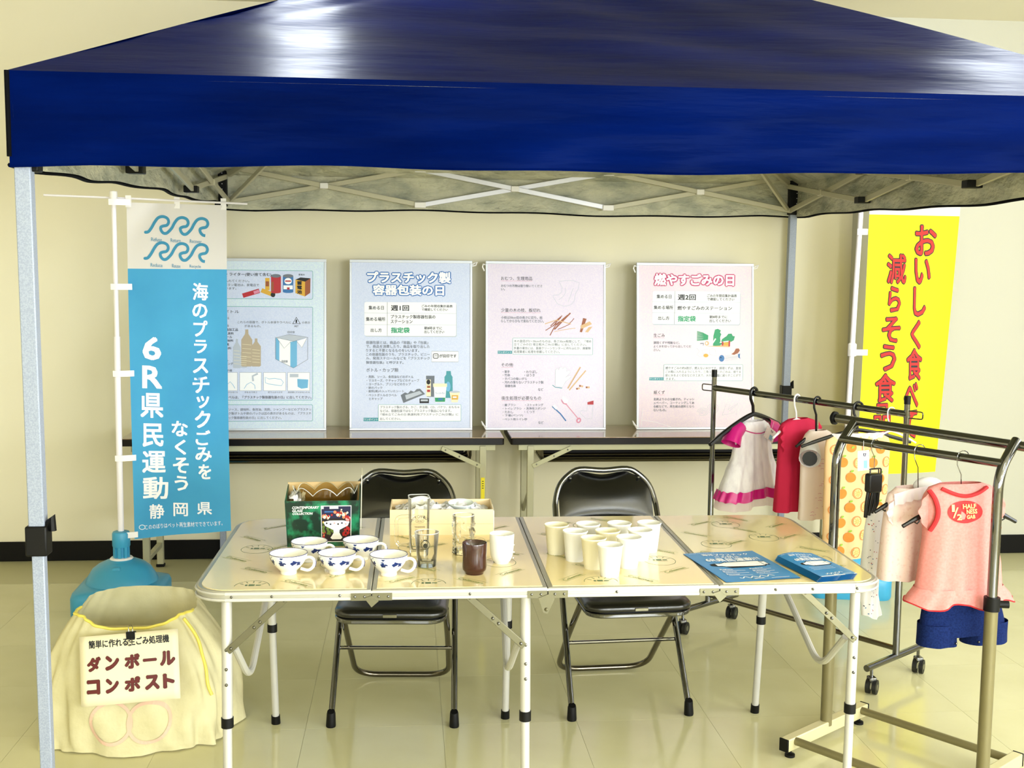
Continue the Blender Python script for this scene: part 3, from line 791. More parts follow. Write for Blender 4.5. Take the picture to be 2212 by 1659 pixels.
for k, ch in enumerate('蓄電池'): p.text(ch, (722, 270+k*40, 765, 305+k*40), K, .05, 5)
p.text('蓄電池', (735, 205, 788, 221), G, .03)
p.line([(716, 595), (685, 652), (750, 652)], 8, K, 2, True); p.text('1', (710, 615, 722, 645), K, .03); p.text('PET', (700, 668, 735, 682), K, .02)
for c, w, h_, m_ in (((205, 920), 66, 260, 'pale_print'), ((290, 870), 95, 330, 'bottle_print'), ((260, 960), 70, 170, 'pale_print'), ((370, 910), 82, 250, 'bottle_print')):
    x, y = c
    p.poly([(x-w*.13, y-h_/2), (x+w*.13, y-h_/2), (x+w*.15, y-h_*.38), (x+w/2, y-h_*.22), (x+w/2, y+h_/2-8), (x+w*.38, y+h_/2), (x-w*.38, y+h_/2), (x-w/2, y+h_/2-8), (x-w/2, y-h_*.22), (x-w*.15, y-h_*.38)], m_, 2)
    for q in range(5): p.line([(x-w*.4, y-h_*.1+q*h_*.11), (x+w*.4, y-h_*.08+q*h_*.11)], 3, 'cream_print', 3)
p.poly([(538, 775), (692, 810), (692, 1048), (538, 968)], 'white_print', 2); p.poly([(692, 810), (815, 772), (815, 970), (692, 1048)], 'paper_blue', 2); p.poly([(538, 775), (655, 748), (815, 772), (692, 810)], 'pale_print', 2)
p.poly([(538, 778), (570, 785), (570, 985), (538, 968)], 'sky_print', 3); p.poly([(665, 815), (692, 810), (692, 1048), (665, 1035)], 'sky_print', 3); p.poly([(692, 810), (722, 802), (722, 1030), (692, 1048)], 'sky_print', 3)
p.poly([(550, 782), (668, 812), (612, 872)], 'white_print', 4); p.line([(550, 782), (612, 872), (668, 812)], 2.5, G, 5); p.poly([(720, 808), (808, 780), (765, 865)], 'white_print', 4); p.line([(720, 808), (765, 865), (808, 780)], 2.5, G, 5)
p.line([(538, 775), (692, 810), (815, 772), (655, 748)], 3, G, 5, True); p.line([(538, 775), (538, 968), (692, 1048), (815, 970), (815, 772)], 3, G, 5); p.text('回収袋', (590, 978, 642, 1000), G, .02, 5)
for x0, x1 in ((20, 210), (230, 415), (435, 625), (642, 832)): p.rect(x0, 1088, x1, 1250, 'white_print', 2); p.frame(x0, 1088, x1, 1250, 2.5, G, 3)
p.poly([(55, 1200), (55, 1120), (80, 1102), (112, 1105), (118, 1140), (100, 1190), (75, 1205)], 'gold_print', 3); p.line([(110, 1230), (125, 1195), (148, 1170), (170, 1195), (190, 1230)], 4, 'sky_print', 3); p.line([(268, 1232), (290, 1195), (325, 1175), (358, 1200), (362, 1235)], 4, 'sky_print', 3); p.line([(345, 1165), (340, 1120), (385, 1098)], 16, 'pale_print', 3)
p.line([(448, 1130), (480, 1145), (530, 1140), (585, 1150), (605, 1175), (590, 1205), (540, 1200), (480, 1190), (450, 1180)], 4, 'sky_print', 3, True); p.poly([(725, 1145), (820, 1150), (815, 1225), (760, 1232), (728, 1215)], 'sky_print', 3); p.rect(660, 1100, 735, 1130, 'pale_print', 3)
p.build(t, PN)
# ------------------------------------------------------------------ two banner stands
M('banner_white', 'dedad8', .75, transl=.15)
M('banner_blue', '42a4d6', .7, var=(2.5, '3896cc', .4, .7), transl=.12)
M('banner_yellow', 'ece004', .7, transl=.12)
M('wave_teal', '1f84ab', .6)
M('banner_red', 'b0140a', .6)
M('tank_blue', '3a9bc6', .35, spec=.5, bump=(40, .05, .003))
M('pole_white', 'eee9ee', .35)
def tank(parent, rot=0.):
    """moulded square water tank with a domed middle and a ribbed neck"""
    m = Matrix.Rotation(rot, 4, 'Z')
    mb = MB()
    rows = [(.182, .182, .0, .05), (.187, .187, .012, .05), (.187, .187, .085, .05), (.182, .182, .105, .06), (.165, .165, .118, .10), (.15, .15, .124, .15)]
    n = 7
    vs = []; cnt = None
    for hx, hy, z, r in rows:
        pts = roundrect(-hx, hx, -hy, hy, r-1e-4, n); cnt = len(pts)
        vs += [m @ Vector((x, y, z)) for x, y in pts]
    fs = [tuple(range(cnt))[::-1]]
    for i in range(len(rows)-1):
        for k in range(cnt): fs.append((i*cnt+k, i*cnt+(k+1) % cnt, (i+1)*cnt+(k+1) % cnt, (i+1)*cnt+k))
    fs.append(tuple((len(rows)-1)*cnt+k for k in range(cnt)))
    mb.add(vs, fs)
    b = mb.build('water_tank', 'tank_blue', parent, smooth=50)
    MB().lathe([(.155, .12), (.15, .135), (.142, .15), (.125, .178), (.10, .198), (.07, .212), (.05, .218), (.046, .222), (0, .222)], 36).build('tank_dome', 'tank_blue', b)
    MB().lathe([(.045, .214), (.05, .222), (.045, .228), (.034, .228)], 28).build('white_ring', 'white_plastic', b)
    mb = MB()
    for k in range(8):
        a = 2*PI*k/8
        mb.bar((.03*cos(a), .03*sin(a), .215), (.03*cos(a), .03*sin(a), .285), .012, .01, (cos(a), sin(a), 0))
    mb.lathe([(.027, .215), (.027, .285), (.0, .285)], 20)
    mb.build('ribbed_neck', 'tank_blue', b)
    MB().lathe([(.036, .275), (.038, .28), (.038, .335), (.034, .342), (.016, .345)], 28).build('clamp_cap', 'tank_blue', b)
    MB().bx(-.02, .02, -.105, -.06, .165, .205).build('filler_lug', 'tank_blue', b, bevel=.008)
    return b

# blue banner -------------------------------------------------------------------------------------
PB = Vector((-1.251, 5.05, 0))
bb = thing('banner_stand', 'blue and white banner on a white pole in a blue water tank base', 'banner', PB)
tank(bb, .03)
MB().tube([(0, 0, .28), (.002, 0, 1.0), (.004, 0, 1.2)], .0135, 12).build('pole', 'pole_white', bb)
MB().tube([(.004, 0, 1.2), (.004, 0, 1.80)], .0105, 12).build('pole_extension', 'pole_white', bb)
MB().lathe([(.013, 1.785), (.016, 1.79), (.016, 1.82), (.0, 1.824)], 16, (.004, 0, 0)).build('pole_cap', 'white_plastic', bb)
MB().tube([(-.283, -.005, 1.800), (.12, .03, 1.791), (.55, .115, 1.782)], .0045, 8).build('crossbar', 'pole_white', bb)
FW, FZ0, FZ1 = .42, .306, 1.775
fdir = Vector((cos(.29), sin(.29), 0))
fnr = Vector((fdir.y, -fdir.x, 0))
def flag(u, v):
    """u 0..1 left to right, v 0..1 top to bottom"""
    x = .052+FW*(u+.012*sin(PI*v)*(u-.4))*(1-.018*sin(PI*v))
    z = FZ1-.0+(FZ0-FZ1)*v+.012*u*(1-v)*(0)
    w = .012*sin(3.2*u+2.1*v+.5)*(.4+.6*v)+.006*sin(9*u-5*v)+.018*math.exp(-((u-.55-.25*v)/.12)**2)*sin(PI*v)
    p = Vector((.004, 0, 0))+fdir*x+fnr*w
    return Vector((p.x, p.y, z))
HV = .192
MB().sheet(36, 12, lambda u, v: flag(u, v*HV)).build('flag_header', 'banner_white', bb, smooth=80)
MB().sheet(36, 60, lambda u, v: flag(u, HV+v*(1-HV))).build('flag_body', 'banner_blue', bb, smooth=80)
for v in (.0, .245, .5, .752, .985):
    p0 = flag(0, v); z = p0.z
    mb = MB()
    mb.sheet(6, 2, lambda a, b_, z=z: ((-.012+a*.085, -.016-.003*sin(PI*a)+.0215*max(0, a-.3)*1.4-.006, z+.013-b_*.026)))
    mb.build('pole_tab', 'white_plastic', bb, smooth=60)
for u in (.02, .5, .97):
    q = flag(u, 0)
    MB().sheet(2, 4, lambda a, b_, q=q: (q.x+(a-.5)*.024, q.y-.006+.004*sin(PI*b_), q.z+.03-b_*.05)).build('top_tab', 'white_plastic', bb, smooth=60)
def fmap(x, y):
    yt = 443-(x-272)*.02; yb = 1165-(x-290)*.09
    v = (y-yt)/(yb-yt)
    xl = 272+16*v; xr = 490-2*v
    u = (x-xl)/(xr-xl)
    e = .02
    p = flag(u, v)
    tu = flag(u+e, v)-flag(u-e, v); tv = flag(u, v+e)-flag(u, v-e)
    n = tu.cross(tv).normalized()
    return p, (n if n.y < 0 else -n)
pr = Print(fmap, .0012)
def vcol(pr, chars, mat, bold, lay=1, grow=0.):
    for ch, b_ in chars: pr.text(ch, b_, mat, bold, lay, grow=grow)
vcol(pr, [('海', (413, 606, 448, 643)), ('の', (412, 650, 446, 681)), ('プ', (414, 686, 446, 721)), ('ラ', (415, 728, 444, 757)), ('ス', (412, 768, 446, 800)), ('チ', (411, 807, 448, 843)), ('ッ', (419, 849, 447, 876)), ('ク', (415, 881, 449, 919)), ('ご', (416, 924, 448, 957)), ('み', (415, 961, 450, 993)), ('を', (421, 999, 448, 1032)),
            ('な', (366, 905, 400, 939)), ('く', (372, 946, 396, 979)), ('そ', (368, 985, 401, 1020)), ('う', (371, 1026, 399, 1059)),
            ('6', (306, 725, 345, 775)), ('R', (305, 787, 347, 836)), ('県', (301, 846, 349, 900)), ('民', (305, 912, 349, 963)), ('運', (304, 972, 353, 1020)), ('動', (305, 1029, 358, 1078))], 'white_print', .03)
vcol(pr, [('静', (318, 1089, 349, 1121)), ('岡', (368, 1086, 398, 1116)), ('県', (417, 1083, 448, 1111))], 'white_print', .022)
pr.text('こののぼりはペット再生素材でできています。', (309, 1129, 470, 1140), 'white_print', .015, 1, rot=.06)
pr.arcl(303, 1139, 6, 5, 0, 6.28, 1.2, 'white_print')
wave = [(0, 110), (20, 105), (42, 76), (62, 40), (86, 10), (118, 0), (148, 10), (158, 34), (146, 56), (120, 63), (104, 72), (106, 92), (122, 110), (146, 108)]
for (oy, sx) in ((469, 0), (524, -1)):
    P = []
    for k in range(3):
        P += [(q[0]+k*136, q[1]) for q in (wave if k == 0 else wave[2:])]
    P[-1] = (P[-1][0]-6, P[-1][1]+6)
    V = [Vector(q) for q in P]; Q = []
    for i in range(len(V)-1):
        a_, b_, c_, d_ = V[max(0, i-1)], V[i], V[i+1], V[min(len(V)-1, i+2)]
        for q in range(4):
            s = q/4
            Q.append(.5*((2*b_)+(c_-a_)*s+(2*a_-5*b_+4*c_-d_)*s*s+(3*b_-a_-3*c_+d_)*s**3))
    Q.append(V[-1])
    pr.line([(312+sx+q.x*.316, oy+q.y*.316) for q in Q], 6.2, 'wave_teal')
    pr.ell(312+sx, oy+110*.316, 3, 3, 'wave_teal')
for s, x0, x1, y in (('Refuse', 324, 347, 514), ('Return', 366, 388, 514), ('Recover', 408, 434, 514), ('Reduce', 323, 348, 568), ('Reuse', 369, 387, 568), ('Recycle', 407, 432, 568)):
    pr.text(s, (x0, y, x1, y+8), 'wave_teal', .015)
for m_, mb in pr.m.items(): mb.build('printed_text' if m_ == 'white_print' else 'printed_wave_emblem', m_, bb, smooth=0)

# yellow banner -----------------------------------------------------------------------------------
PY = Vector((2.087, 5.15, 0))
yb = thing('banner_stand', 'yellow banner with red lettering on a white pole by the right wall', 'banner', PY)
tank(yb, -.2)
py = [(0, 0, .28), (.004, .05, .825), (.067, .15, 1.812), (.09, .19, 2.1)]
MB().tube([py[0], (.002, .03, .55), py[1]], .014, 12).build('pole', 'pole_white', yb)
MB().tube([py[1], (.04, .11, 1.4), py[2], py[3]], .012, 12).build('pole_extension', 'pole_white', yb)
MB().lathe([(.014, -.03), (.02, -.028), (.02, .028), (.013, .034)], 16, (.025, .085, 1.14)).build('pole_joint', 'white_plastic', yb)
def yflag(u, v):
    z = 2.06+(.545-2.06)*v
    xl = .105-.055*v; w = .478-.048*v
    y = .16-.09*v+.05*u-.0
    wv = .014*sin(2.6*u+1.4*v)+.006*sin(7*u+3*v)
    return Vector((xl+w*u, y-.02-wv, z))
YH = (2.06-1.782)/(2.06-.545)
MB().sheet(24, 8, lambda u, v: yflag(u, v*YH)).build('flag_header', 'banner_white', yb, smooth=80)
MB().sheet(24, 40, lambda u, v: yflag(u, YH+v*(1-YH))).build('flag_body', 'banner_yellow', yb, smooth=80)
MB().tube([(-.1, .16, 2.09), (.62, .19, 2.085)], .0045, 8).build('crossbar', 'pole_white', yb)
for z, xo, yo in ((1.70, .058, .138), (1.13, .026, .085), (.66, .004, .035)):
    MB().sheet(5, 2, lambda a, b_, z=z, xo=xo, yo=yo: (xo-.016+a*.085, yo-.017-.004*sin(PI*a), z+.014-b_*.028)).build('pole_tab', 'white_plastic', yb, smooth=60)
def ymap(x, y):
    # drawing units: photo-like pixels on the flag
    v = YH+(y-466)/(1020-466)*(1-YH)
    t = (y-466)/(1020-466)
    xl = 1872-24*t; xr = 2080-45*t
    u = (x-xl)/(xr-xl)
    p = yflag(u, v)
    return p, Vector((0, -1, 0))
pr = Print(ymap, .0015)
YC = [('お', (1977, 487, 2026, 551)), ('い', (1977, 558, 2013, 612)), ('し', (1975, 619, 2003, 681)), ('く', (1970, 690, 1992, 751)), ('食', (1961, 751, 1996, 818)), ('べ', (1956, 824, 1988, 876)), ('て', (1955, 884, 1986, 943)),
      ('減', (1912, 549, 1957, 612)), ('ら', (1916, 618, 1945, 672)), ('そ', (1903, 683, 1945, 737)), ('う', (1900, 742, 1936, 798)), ('食', (1889, 804, 1936, 865)), ('品', (1887, 868, 1925, 920)), ('ロ', (1884, 928, 1920, 964)), ('ス', (1880, 972, 1916, 1010))]
vcol(pr, YC, 'black_print', .02, 1, grow=.028)
vcol(pr, YC, 'banner_red', .02, 2)
for m_, mb in pr.m.items(): mb.build('printed_outline' if m_ == 'black_print' else 'printed_text', m_, yb, smooth=0)
# ------------------------------------------------------------------ four-fold camping table
M('camp_top', 'ecd8a0', .1, spec=.5, coat=.2)
M('camp_green', '82924e', .5)
M('camp_dark', '52704c', .5)
TT = Matrix.Translation((.365, 3.251, 0))
camp = thing('folding_table', 'long aluminium folding camping table with cream patterned top', 'table', (.365, 3.251, 0), -.0077)
HW, HD, TH = .9, .415, .70
for k in range(4):
    x0, x1 = -HW+.45*k+.0008, -HW+.45*(k+1)-.0008
    cn = (1, 0, 0, 1) if k == 0 else (0, 1, 1, 0) if k == 3 else (0, 0, 0, 0)
    MB().prism(roundrect(x0, x1, -HD, HD, .085, 8, cn), lambda p: (p[0], p[1], TH-.030), lambda p: (p[0], p[1], TH-.0016)).build('panel_frame', 'alu', camp, bevel=.003)
    e = .012
    pan = MB().prism(roundrect(x0+e, x1-e, -HD+e*.7, HD-e*.7, .078, 8, cn), lambda p: (p[0], p[1], TH-.004), lambda p: (p[0], p[1], TH)).build('table_panel', 'camp_top', camp, smooth=0)
    pr = Print(lambda x, y: ((x, y, TH), (0, 0, 1)), .00025)
    cx = (x0+x1)/2
    rng = random.Random(20+k)
    spots = [(-.15, -.33, .5), (.03, -.35, -.35), (.14, -.27, .45), (-.09, -.22, -.4), (.05, -.13, .5), (-.16, -.10, -.35), (.15, -.06, -.4), (-.06, .03, .45), (.13, .10, .4), (-.15, .14, -.4), (.02, .19, -.4), (.14, .25, .5), (-.10, .29, .5), (.04, .35, -.35)]
    for (dx, dy, a) in spots:
        a = math.copysign(.74, a)+rng.uniform(-.1, .1)
        if k in (0, 3) and abs(dx) > .12 and abs(dy) > .31: continue
        c, s_ = cos(a), sin(a)
        def T_(u, v): return (cx+dx+u*c-v*s_, dy+u*s_+v*c)
        w, h = .047, .0115
        pr.line([T_(-w, -h), T_(w, -h), T_(w, h), T_(-w, h)], .0012, 'camp_green', 1, True)
        pr.glyph('Coleman', 'camp_green', .018, 1, lambda u, v: T_(-w*.86+u*w*1.72, -h*.62+v*h*1.24))
    for (dx, dy) in ((-.08, -.375), (.12, -.17), (-.12, .01), (.05, .09), (-.02, .27)):
        if dy < -.36: rg = (0, PI)
        else: rg = (0, 2*PI)
        rx, ry = .044, .050
        pr.arcl(cx+dx, dy, rx, ry, rg[0], rg[1], .0014, 'camp_dark', 1, 28)
        yy = 1 if dy > -.36 else 1
        for q in (-1.0, -.5, 0, .5, 1.0):
            a = PI/2+q
            pr.line([(cx+dx+rx*.62*cos(a), dy+ry*.62*sin(a)), (cx+dx+rx*.9*cos(a), dy+ry*.9*sin(a))], .002, 'camp_dark', 1)
        pr.rect(cx+dx-.018, dy+.003, cx+dx-.012, dy+.014, 'camp_dark'); pr.rect(cx+dx-.009, dy+.002, cx+dx+.006, dy+.016, 'camp_dark'); pr.rect(cx+dx+.009, dy+.004, cx+dx+.022, dy+.012, 'camp_dark')
        if dy > -.36: pr.line([(cx+dx-.02, dy-.004), (cx+dx+.022, dy-.004)], .002, 'camp_dark')
    for m_, mb in pr.m.items(): mb.build('printed_pattern', m_, pan, smooth=0)
# raised ribs of the edge profile, front and back
for y, sg in ((-HD, -1), (HD, 1)):
    for z in (TH-.008, TH-.024):
        MB().bx(-HW+.085, HW-.085, min(y, y+sg*.0018), max(y, y+sg*.0018), z-.0035, z+.0035).build('edge_rib', 'alu_matt', camp, smooth=0)
for sx in (-1, 1):
    for z in (TH-.008, TH-.024):
        pts = arc((sx*(HW-.085), -HD+.085), .0866, PI*1.5, (PI*1.0 if sx < 0 else PI*2), 8, lambda x, y: (x, y, z)) + arc((sx*(HW-.085), HD-.085), .0866, (PI if sx < 0 else 0), PI/2, 8, lambda x, y: (x, y, z))
        MB().tube(pts, .0035, 6).build('edge_rib', 'alu_matt', camp)
# hinge plates with screws on the front edge
for x, kind in ((-.45, 0), (0, 1), (.45, 0)):
    h = MB().bx(x-.052, x-.0015, -HD-.004, -HD-.0018, TH-.029, TH-.010).bx(x+.0015, x+.052, -HD-.004, -HD-.0018, TH-.029, TH-.010).build('hinge_plate', 'steel_plate', camp, smooth=0)
    mb = MB()
    for dx in (-.042, -.018, .018, .042): mb.sphere((x+dx, -HD-.004, TH-.019), .0035, 8, 5)
    mb.build('screws', 'chrome', h)
    if kind == 0:
        MB().prism([(x-.018, TH-.022), (x, TH-.046), (x+.018, TH-.03), (x, TH-.016)], lambda p: (p[0], -HD-.007, p[1]), lambda p: (p[0], -HD-.004, p[1])).build('latch', 'steel_plate', h, smooth=0)
    else:
        MB().prism([(x-.024, TH-.028), (x-.012, TH-.066), (x, TH-.07), (x+.018, TH-.03), (x+.002, TH-.018)], lambda p: (p[0], -HD-.007, p[1]), lambda p: (p[0], -HD-.004, p[1])).sphere((x-.004, -HD-.008, TH-.058), .005, 8, 5).build('latch', 'steel_plate', h, smooth=0)
mb = MB()
for x in (-.80, -.70, -.53, -.20, .18, .60, .70, .82): mb.sphere((x, -HD-.002, TH-.016), .0035, 8, 5)
mb.build('rivets', 'chrome', camp)
# legs
def camp_leg(top, foot, front):
    top, foot = Vector(top), Vector(foot)
    q = top.lerp(foot, (top.z-.345)/(top.z-foot.z))
    l = MB().tube([top, q], .0135, 14).build('leg', 'alu_matt', camp)
    MB().tube([q+Vector((0, 0, .004)), top.lerp(foot, .97)], .0118, 14).build('leg_extension', 'alu_matt', l)
    MB().tube([q+Vector((0, 0, .012)), q-Vector((0, 0, .014))], .0158, 14).build('leg_collar', 'black_plastic', l)
    b = top.lerp(foot, .955)
    MB().tube([b, foot], [.0145, .0150], 14).build('foot_cap', 'black_plastic', l)
    if front:
        mb = MB()
        for z in (.535, .485, .445):
            c = top.lerp(foot, (top.z-z)/(top.z-foot.z))
            mb.sphere((c.x, c.y-.013, c.z), .0045, 8, 5)
        mb.build('rivets', 'chrome', l)
    return l
for (uf, ub, tf, bend) in ((-.821, -.803, (-.82, -.80), 1), (-.052, -.036, (-.05, -.036), -1), (.838, .815, (.818, .826), -1)):
    camp_leg((uf, -.36, .668), (tf[0], -.40, 0), True)
    camp_leg((ub, .34, .668), (tf[1], .445, 0), False)
    a = Vector((ub+.03*bend, .325, .655)); m_ = Vector((uf+.035*bend, -.215, .395)); e_ = Vector((uf+.016*bend, -.345, .53))
    MB().tube(fillet([a, m_, e_], .07, 8), .0095, 10).build('stay_tube', 'alu_matt', camp)
    st = MB().bar((uf+.004*bend, -.383, .532), (uf+bend*.155, -.383, .672), .018, .004, (0, 1, 0)).build('folding_stay', 'steel_plate', camp, bevel=.001)
    mb = MB()
    for q in (.06, .45, .55, .95): mb.sphere((uf+.004*bend+q*.151*bend, -.387, .532+.14*q), .0042, 8, 5)
    mb.build('rivets', 'chrome', st)

# ------------------------------------------------------------------ two folding chairs
M('black_vinyl', '020203', .24, spec=.8, bump=(260, .12, .002))
def chair(loc, rz, label):
    t = thing('folding_chair', label, 'chair', loc, rz, 'folding chairs behind the camping table')
    top = .768
    path = [(-.203, 0, .03), (-.197, .24, .37), (-.192, .405, .60), (-.188, .44, .655), (-.17, .462, .71), (-.135, .476, .747), (-.09, .483, top), (0, .482, top-.005), (.09, .483, top), (.135, .476, .747), (.17, .462, .71), (.188, .44, .655), (.192, .405, .60), (.197, .24, .37), (.203, 0, .03)]
    sm = []
    P = [Vector(p) for p in path]
    for i in range(len(P)-1):
        p0, p1, p2, p3 = P[max(0, i-1)], P[i], P[i+1], P[min(len(P)-1, i+2)]
        for q in range(4):
            s = q/4
            sm.append(.5*((2*p1)+(p2-p0)*s+(2*p0-5*p1+4*p2-p3)*s*s+(3*p1-p0-3*p2+p3)*s**3))
    sm.append(P[-1])
    MB().tube(sm, .0105, 12).build('front_leg_frame', 'chrome', t)
    for sx in (-1, 1):
        MB().tube([(sx*.203, -.003, .052), (sx*.203, .0, .045), (sx*.2035, -.003, .004), (sx*.2035, -.003, 0)], [.0125, .0145, .0165, .0155], 14).build('foot_cap', 'black_plastic', t)
    MB().tube(fillet([(-.172, .03, .392), (-.174, .25, .20), (-.172, .45, .0125), (.172, .45, .0125), (.174, .25, .20), (.172, .03, .392)], .085, 8), .0105, 12).build('rear_leg_frame', 'chrome_dim', t)
    MB().tube([(-.198, .145, .218), (.198, .145, .218)], .0065, 10).build('cross_rod', 'chrome', t)
    MB().tube([(-.19, .385, .575), (.19, .385, .575)], .006, 10).build('back_rod', 'chrome', t)
    # seat: chrome pan and padded vinyl
    MB().prism(roundrect(-.182, .182, -.115, .30, .06, 6), lambda p: (p[0]*.97, p[1], .382), lambda p: (p[0], p[1], .398)).build('seat_pan', 'chrome', t, bevel=.004)
    rows = [(.175, .396, 0), (.181, .405, 0), (.181, .416, 0), (.174, .424, 0), (.15, .430, 0)]
    mb = MB(); vs = []; cnt = 0
    for hx, z, _ in rows:
        d = .181-hx
        pts = roundrect(-hx, hx, -.113+d, .298-d, .058-d*.3, 6); cnt = len(pts)
        vs += [(x, y, z) for x, y in pts]
    fs = []
    for i in range(len(rows)-1):
        for k in range(cnt): fs.append((i*cnt+k, i*cnt+(k+1) % cnt, (i+1)*cnt+(k+1) % cnt, (i+1)*cnt+k))
    fs.append(tuple((len(rows)-1)*cnt+k for k in range(cnt)))
    mb.add(vs, fs).build('seat', 'black_vinyl', t, smooth=60)
    # padded back between the arms of the frame
    def bk(u, v, side):
        # u -1..1, v 0 (bottom) .. 1 (top)
        hw = .176*(1-max(0, (v-.52)/.48)**2.6*.48)
        z = .592+v*.158-.006*cos(PI*u)*v*(1 if abs(u) < 1 else 1)
        y = .400+(z-.592)*.52-.02*(1-u*u)*.0
        th = .036*(max(0, 1-u*u))**.7*(max(0, 1-(2*v-1)**2))**.7
        bow = .018*(1-u*u)
        return (u*hw, y+bow+(-th if side else .004), z)
    mb = MB()
    mb.sheet(28, 14, lambda a, b: bk(2*a-1, b, True)).sheet(28, 14, lambda a, b: bk(1-2*a, b, False))
    mb.build('backrest', 'black_vinyl', t, smooth=70)
    mb = MB()
    for sx in (-1, 1): mb.sphere((sx*.13, .462, .738), .006, 8, 6)
    mb.build('rivets', 'chrome', t)
    MB().bx(-.022, .022, -.118, -.112, .405, .415).build('seat_tag', 'steel_plate', t, bevel=.001)
    return t
chair((-.045, 3.652, 0), -.07, 'chrome folding chair with black vinyl pads, behind the green box')
chair((.758, 3.676, 0), .05, 'chrome folding chair with black vinyl pads, behind the paper cups')

# ------------------------------------------------------------------ things on the camping table
M('porcelain', 'f8f6f0', .12, spec=.6, coat=.3)
M('porcelain_rim', '2c2a6e', .2)
def floral(name):
    m = M(name, 'f3f0e4', .15, spec=.6)
    nt = m.node_tree
    b = nt.nodes['Principled BSDF']
    tcn = nt.nodes.new('ShaderNodeTexCoord')
    vo = nt.nodes.new('ShaderNodeTexVoronoi'); vo.inputs['Scale'].default_value = 62
    no = nt.nodes.new('ShaderNodeTexNoise'); no.inputs['Scale'].default_value = 120; no.inputs['Detail'].default_value = 3
    nt.links.new(tcn.outputs['Object'], vo.inputs['Vector']); nt.links.new(tcn.outputs['Object'], no.inputs['Vector'])
    ad = nt.nodes.new('ShaderNodeMath'); ad.operation = 'ADD'
    nt.links.new(vo.outputs['Distance'], ad.inputs[0]); nt.links.new(no.outputs['Fac'], ad.inputs[1])
    r = nt.nodes.new('ShaderNodeValToRGB')
    r.color_ramp.interpolation = 'LINEAR'
    r.color_ramp.elements[0].position = .90; r.color_ramp.elements[0].color = lin('122a6a')
    r.color_ramp.elements[1].position = 1.0; r.color_ramp.elements[1].color = lin('eef0f0')
    e = r.color_ramp.elements.new(.95); e.color = lin('2c57a0')
    nt.links.new(ad.outputs[0], r.inputs[0]); nt.links.new(r.outputs[0], b.inputs['Base Color'])
floral('blue_flowers')
def cup_profile(z):
    t = min(1, max(0, (z-.01)/.046))
    return .0235+.0265*(1-(1-t)**1.9)
tc0 = None
CUPS = [(-.312, 3.0, 'front row, leftmost'), (-.184, 2.996, 'front row, middle'), (-.047, 2.972, 'front row, rightmost, on the table seam'), (-.268, 3.128, 'back row, left, before the green box'), (-.127, 3.14, 'back row, right, before the green box')]
for x, y, w in CUPS:
    if tc0 is None:
        tc0 = t = thing('teacup', '', 'cup', (x, y, TH), -.25, 'blue and white teacups')
        zs = [.01+.046*i/12 for i in range(13)]
        prof = [(.0, .0), (.021, .0), (.022, .001), (.022, .008), (.0235, .01)]+[(cup_profile(z), z) for z in zs[1:]]+[(.0495, .0565), (cup_profile(.055)-.0022, .0555)]+[(cup_profile(z)-.0024, z) for z in zs[::-1][1:-1]]+[(.018, .0125), (0, .012)]
        MB().lathe(prof, 40).build('bowl', 'porcelain', t, smooth=60)
        MB().lathe([(cup_profile(z)+.0004, z) for z in (.030, .034, .038, .042, .046, .050, .053)], 40, caps=False).build('flower_band', 'blue_flowers', t, smooth=80)
        mb = MB()
        mb.tube([((.0497)*cos(2*PI*i/40), .0497*sin(2*PI*i/40), .0562) for i in range(40)], .0009, 6, closed=True)
        mb.build('rim_line', 'porcelain_rim', t)
        MB().tube(fillet([(.044, 0, .043), (.058, 0, .049), (.072, 0, .042), (.071, 0, .024), (.056, 0, .010), (.034, 0, .015)], .012, 5), .0042, 10).build('handle', 'porcelain', t, smooth=80)
        MB().tube([(.0735, 0, .043), (.0765, 0, .034), (.074, 0, .022)], .0010, 6).build('handle_stripe', 'porcelain_rim', t)
    else:
        t = dup(tc0); t.location = (x, y, TH)
    t['label'] = 'white teacup with blue flower band, '+w
# paper cups
M('paper_cup', 'fbfaf4', .45, spec=.4, transl=.1)
M('paper_cup_cream', 'faf3d4', .45, spec=.4, transl=.15)
PC = [(.540, 2.933, 0, 'front tip of the triangle of cups', -.004), (.508, 3.012, 1, 'second row, left of two, yellowish', 0), (.607, 3.016, 0, 'second row, right of two', 0),
      (.470, 3.096, 0, 'third row, left of three', 0), (.562, 3.096, 1, 'third row, middle of three, yellowish', 0), (.655, 3.098, 0, 'third row, right of three', 0),
      (.428, 3.176, 1, 'back row, leftmost of four, yellowish', 0), (.520, 3.182, 0, 'back row, second from the left', 0), (.612, 3.186, 0, 'back row, third from the left', 0), (.700, 3.188, 0, 'back row, rightmost of four', 0)]
pc = {}
for x, y, kind, w, _ in PC:
    m_ = ('paper_cup', 'paper_cup_cream')[kind]
    if kind not in pc:
        t = thing('paper_cup', '', 'cup', (x, y, TH), 0, 'paper cups set in a triangle')
        MB().lathe([(0, .006), (.0225, .006), (.0235, .0), (.0245, .0), (.0262, .012), (.0332, .080), (.0352, .0815), (.0356, .0835), (.0345, .0852), (.0330, .0843), (.0325, .080), (.0255, .013), (.0235, .008), (0, .008)], 36).build('cup_wall', m_, t, smooth=60)
        pc[kind] = t
    else:
        t = dup(pc[kind]); t.location = (x, y, TH)
    t['label'] = ('white paper cup, ' if not kind else 'paper cup, ')+w
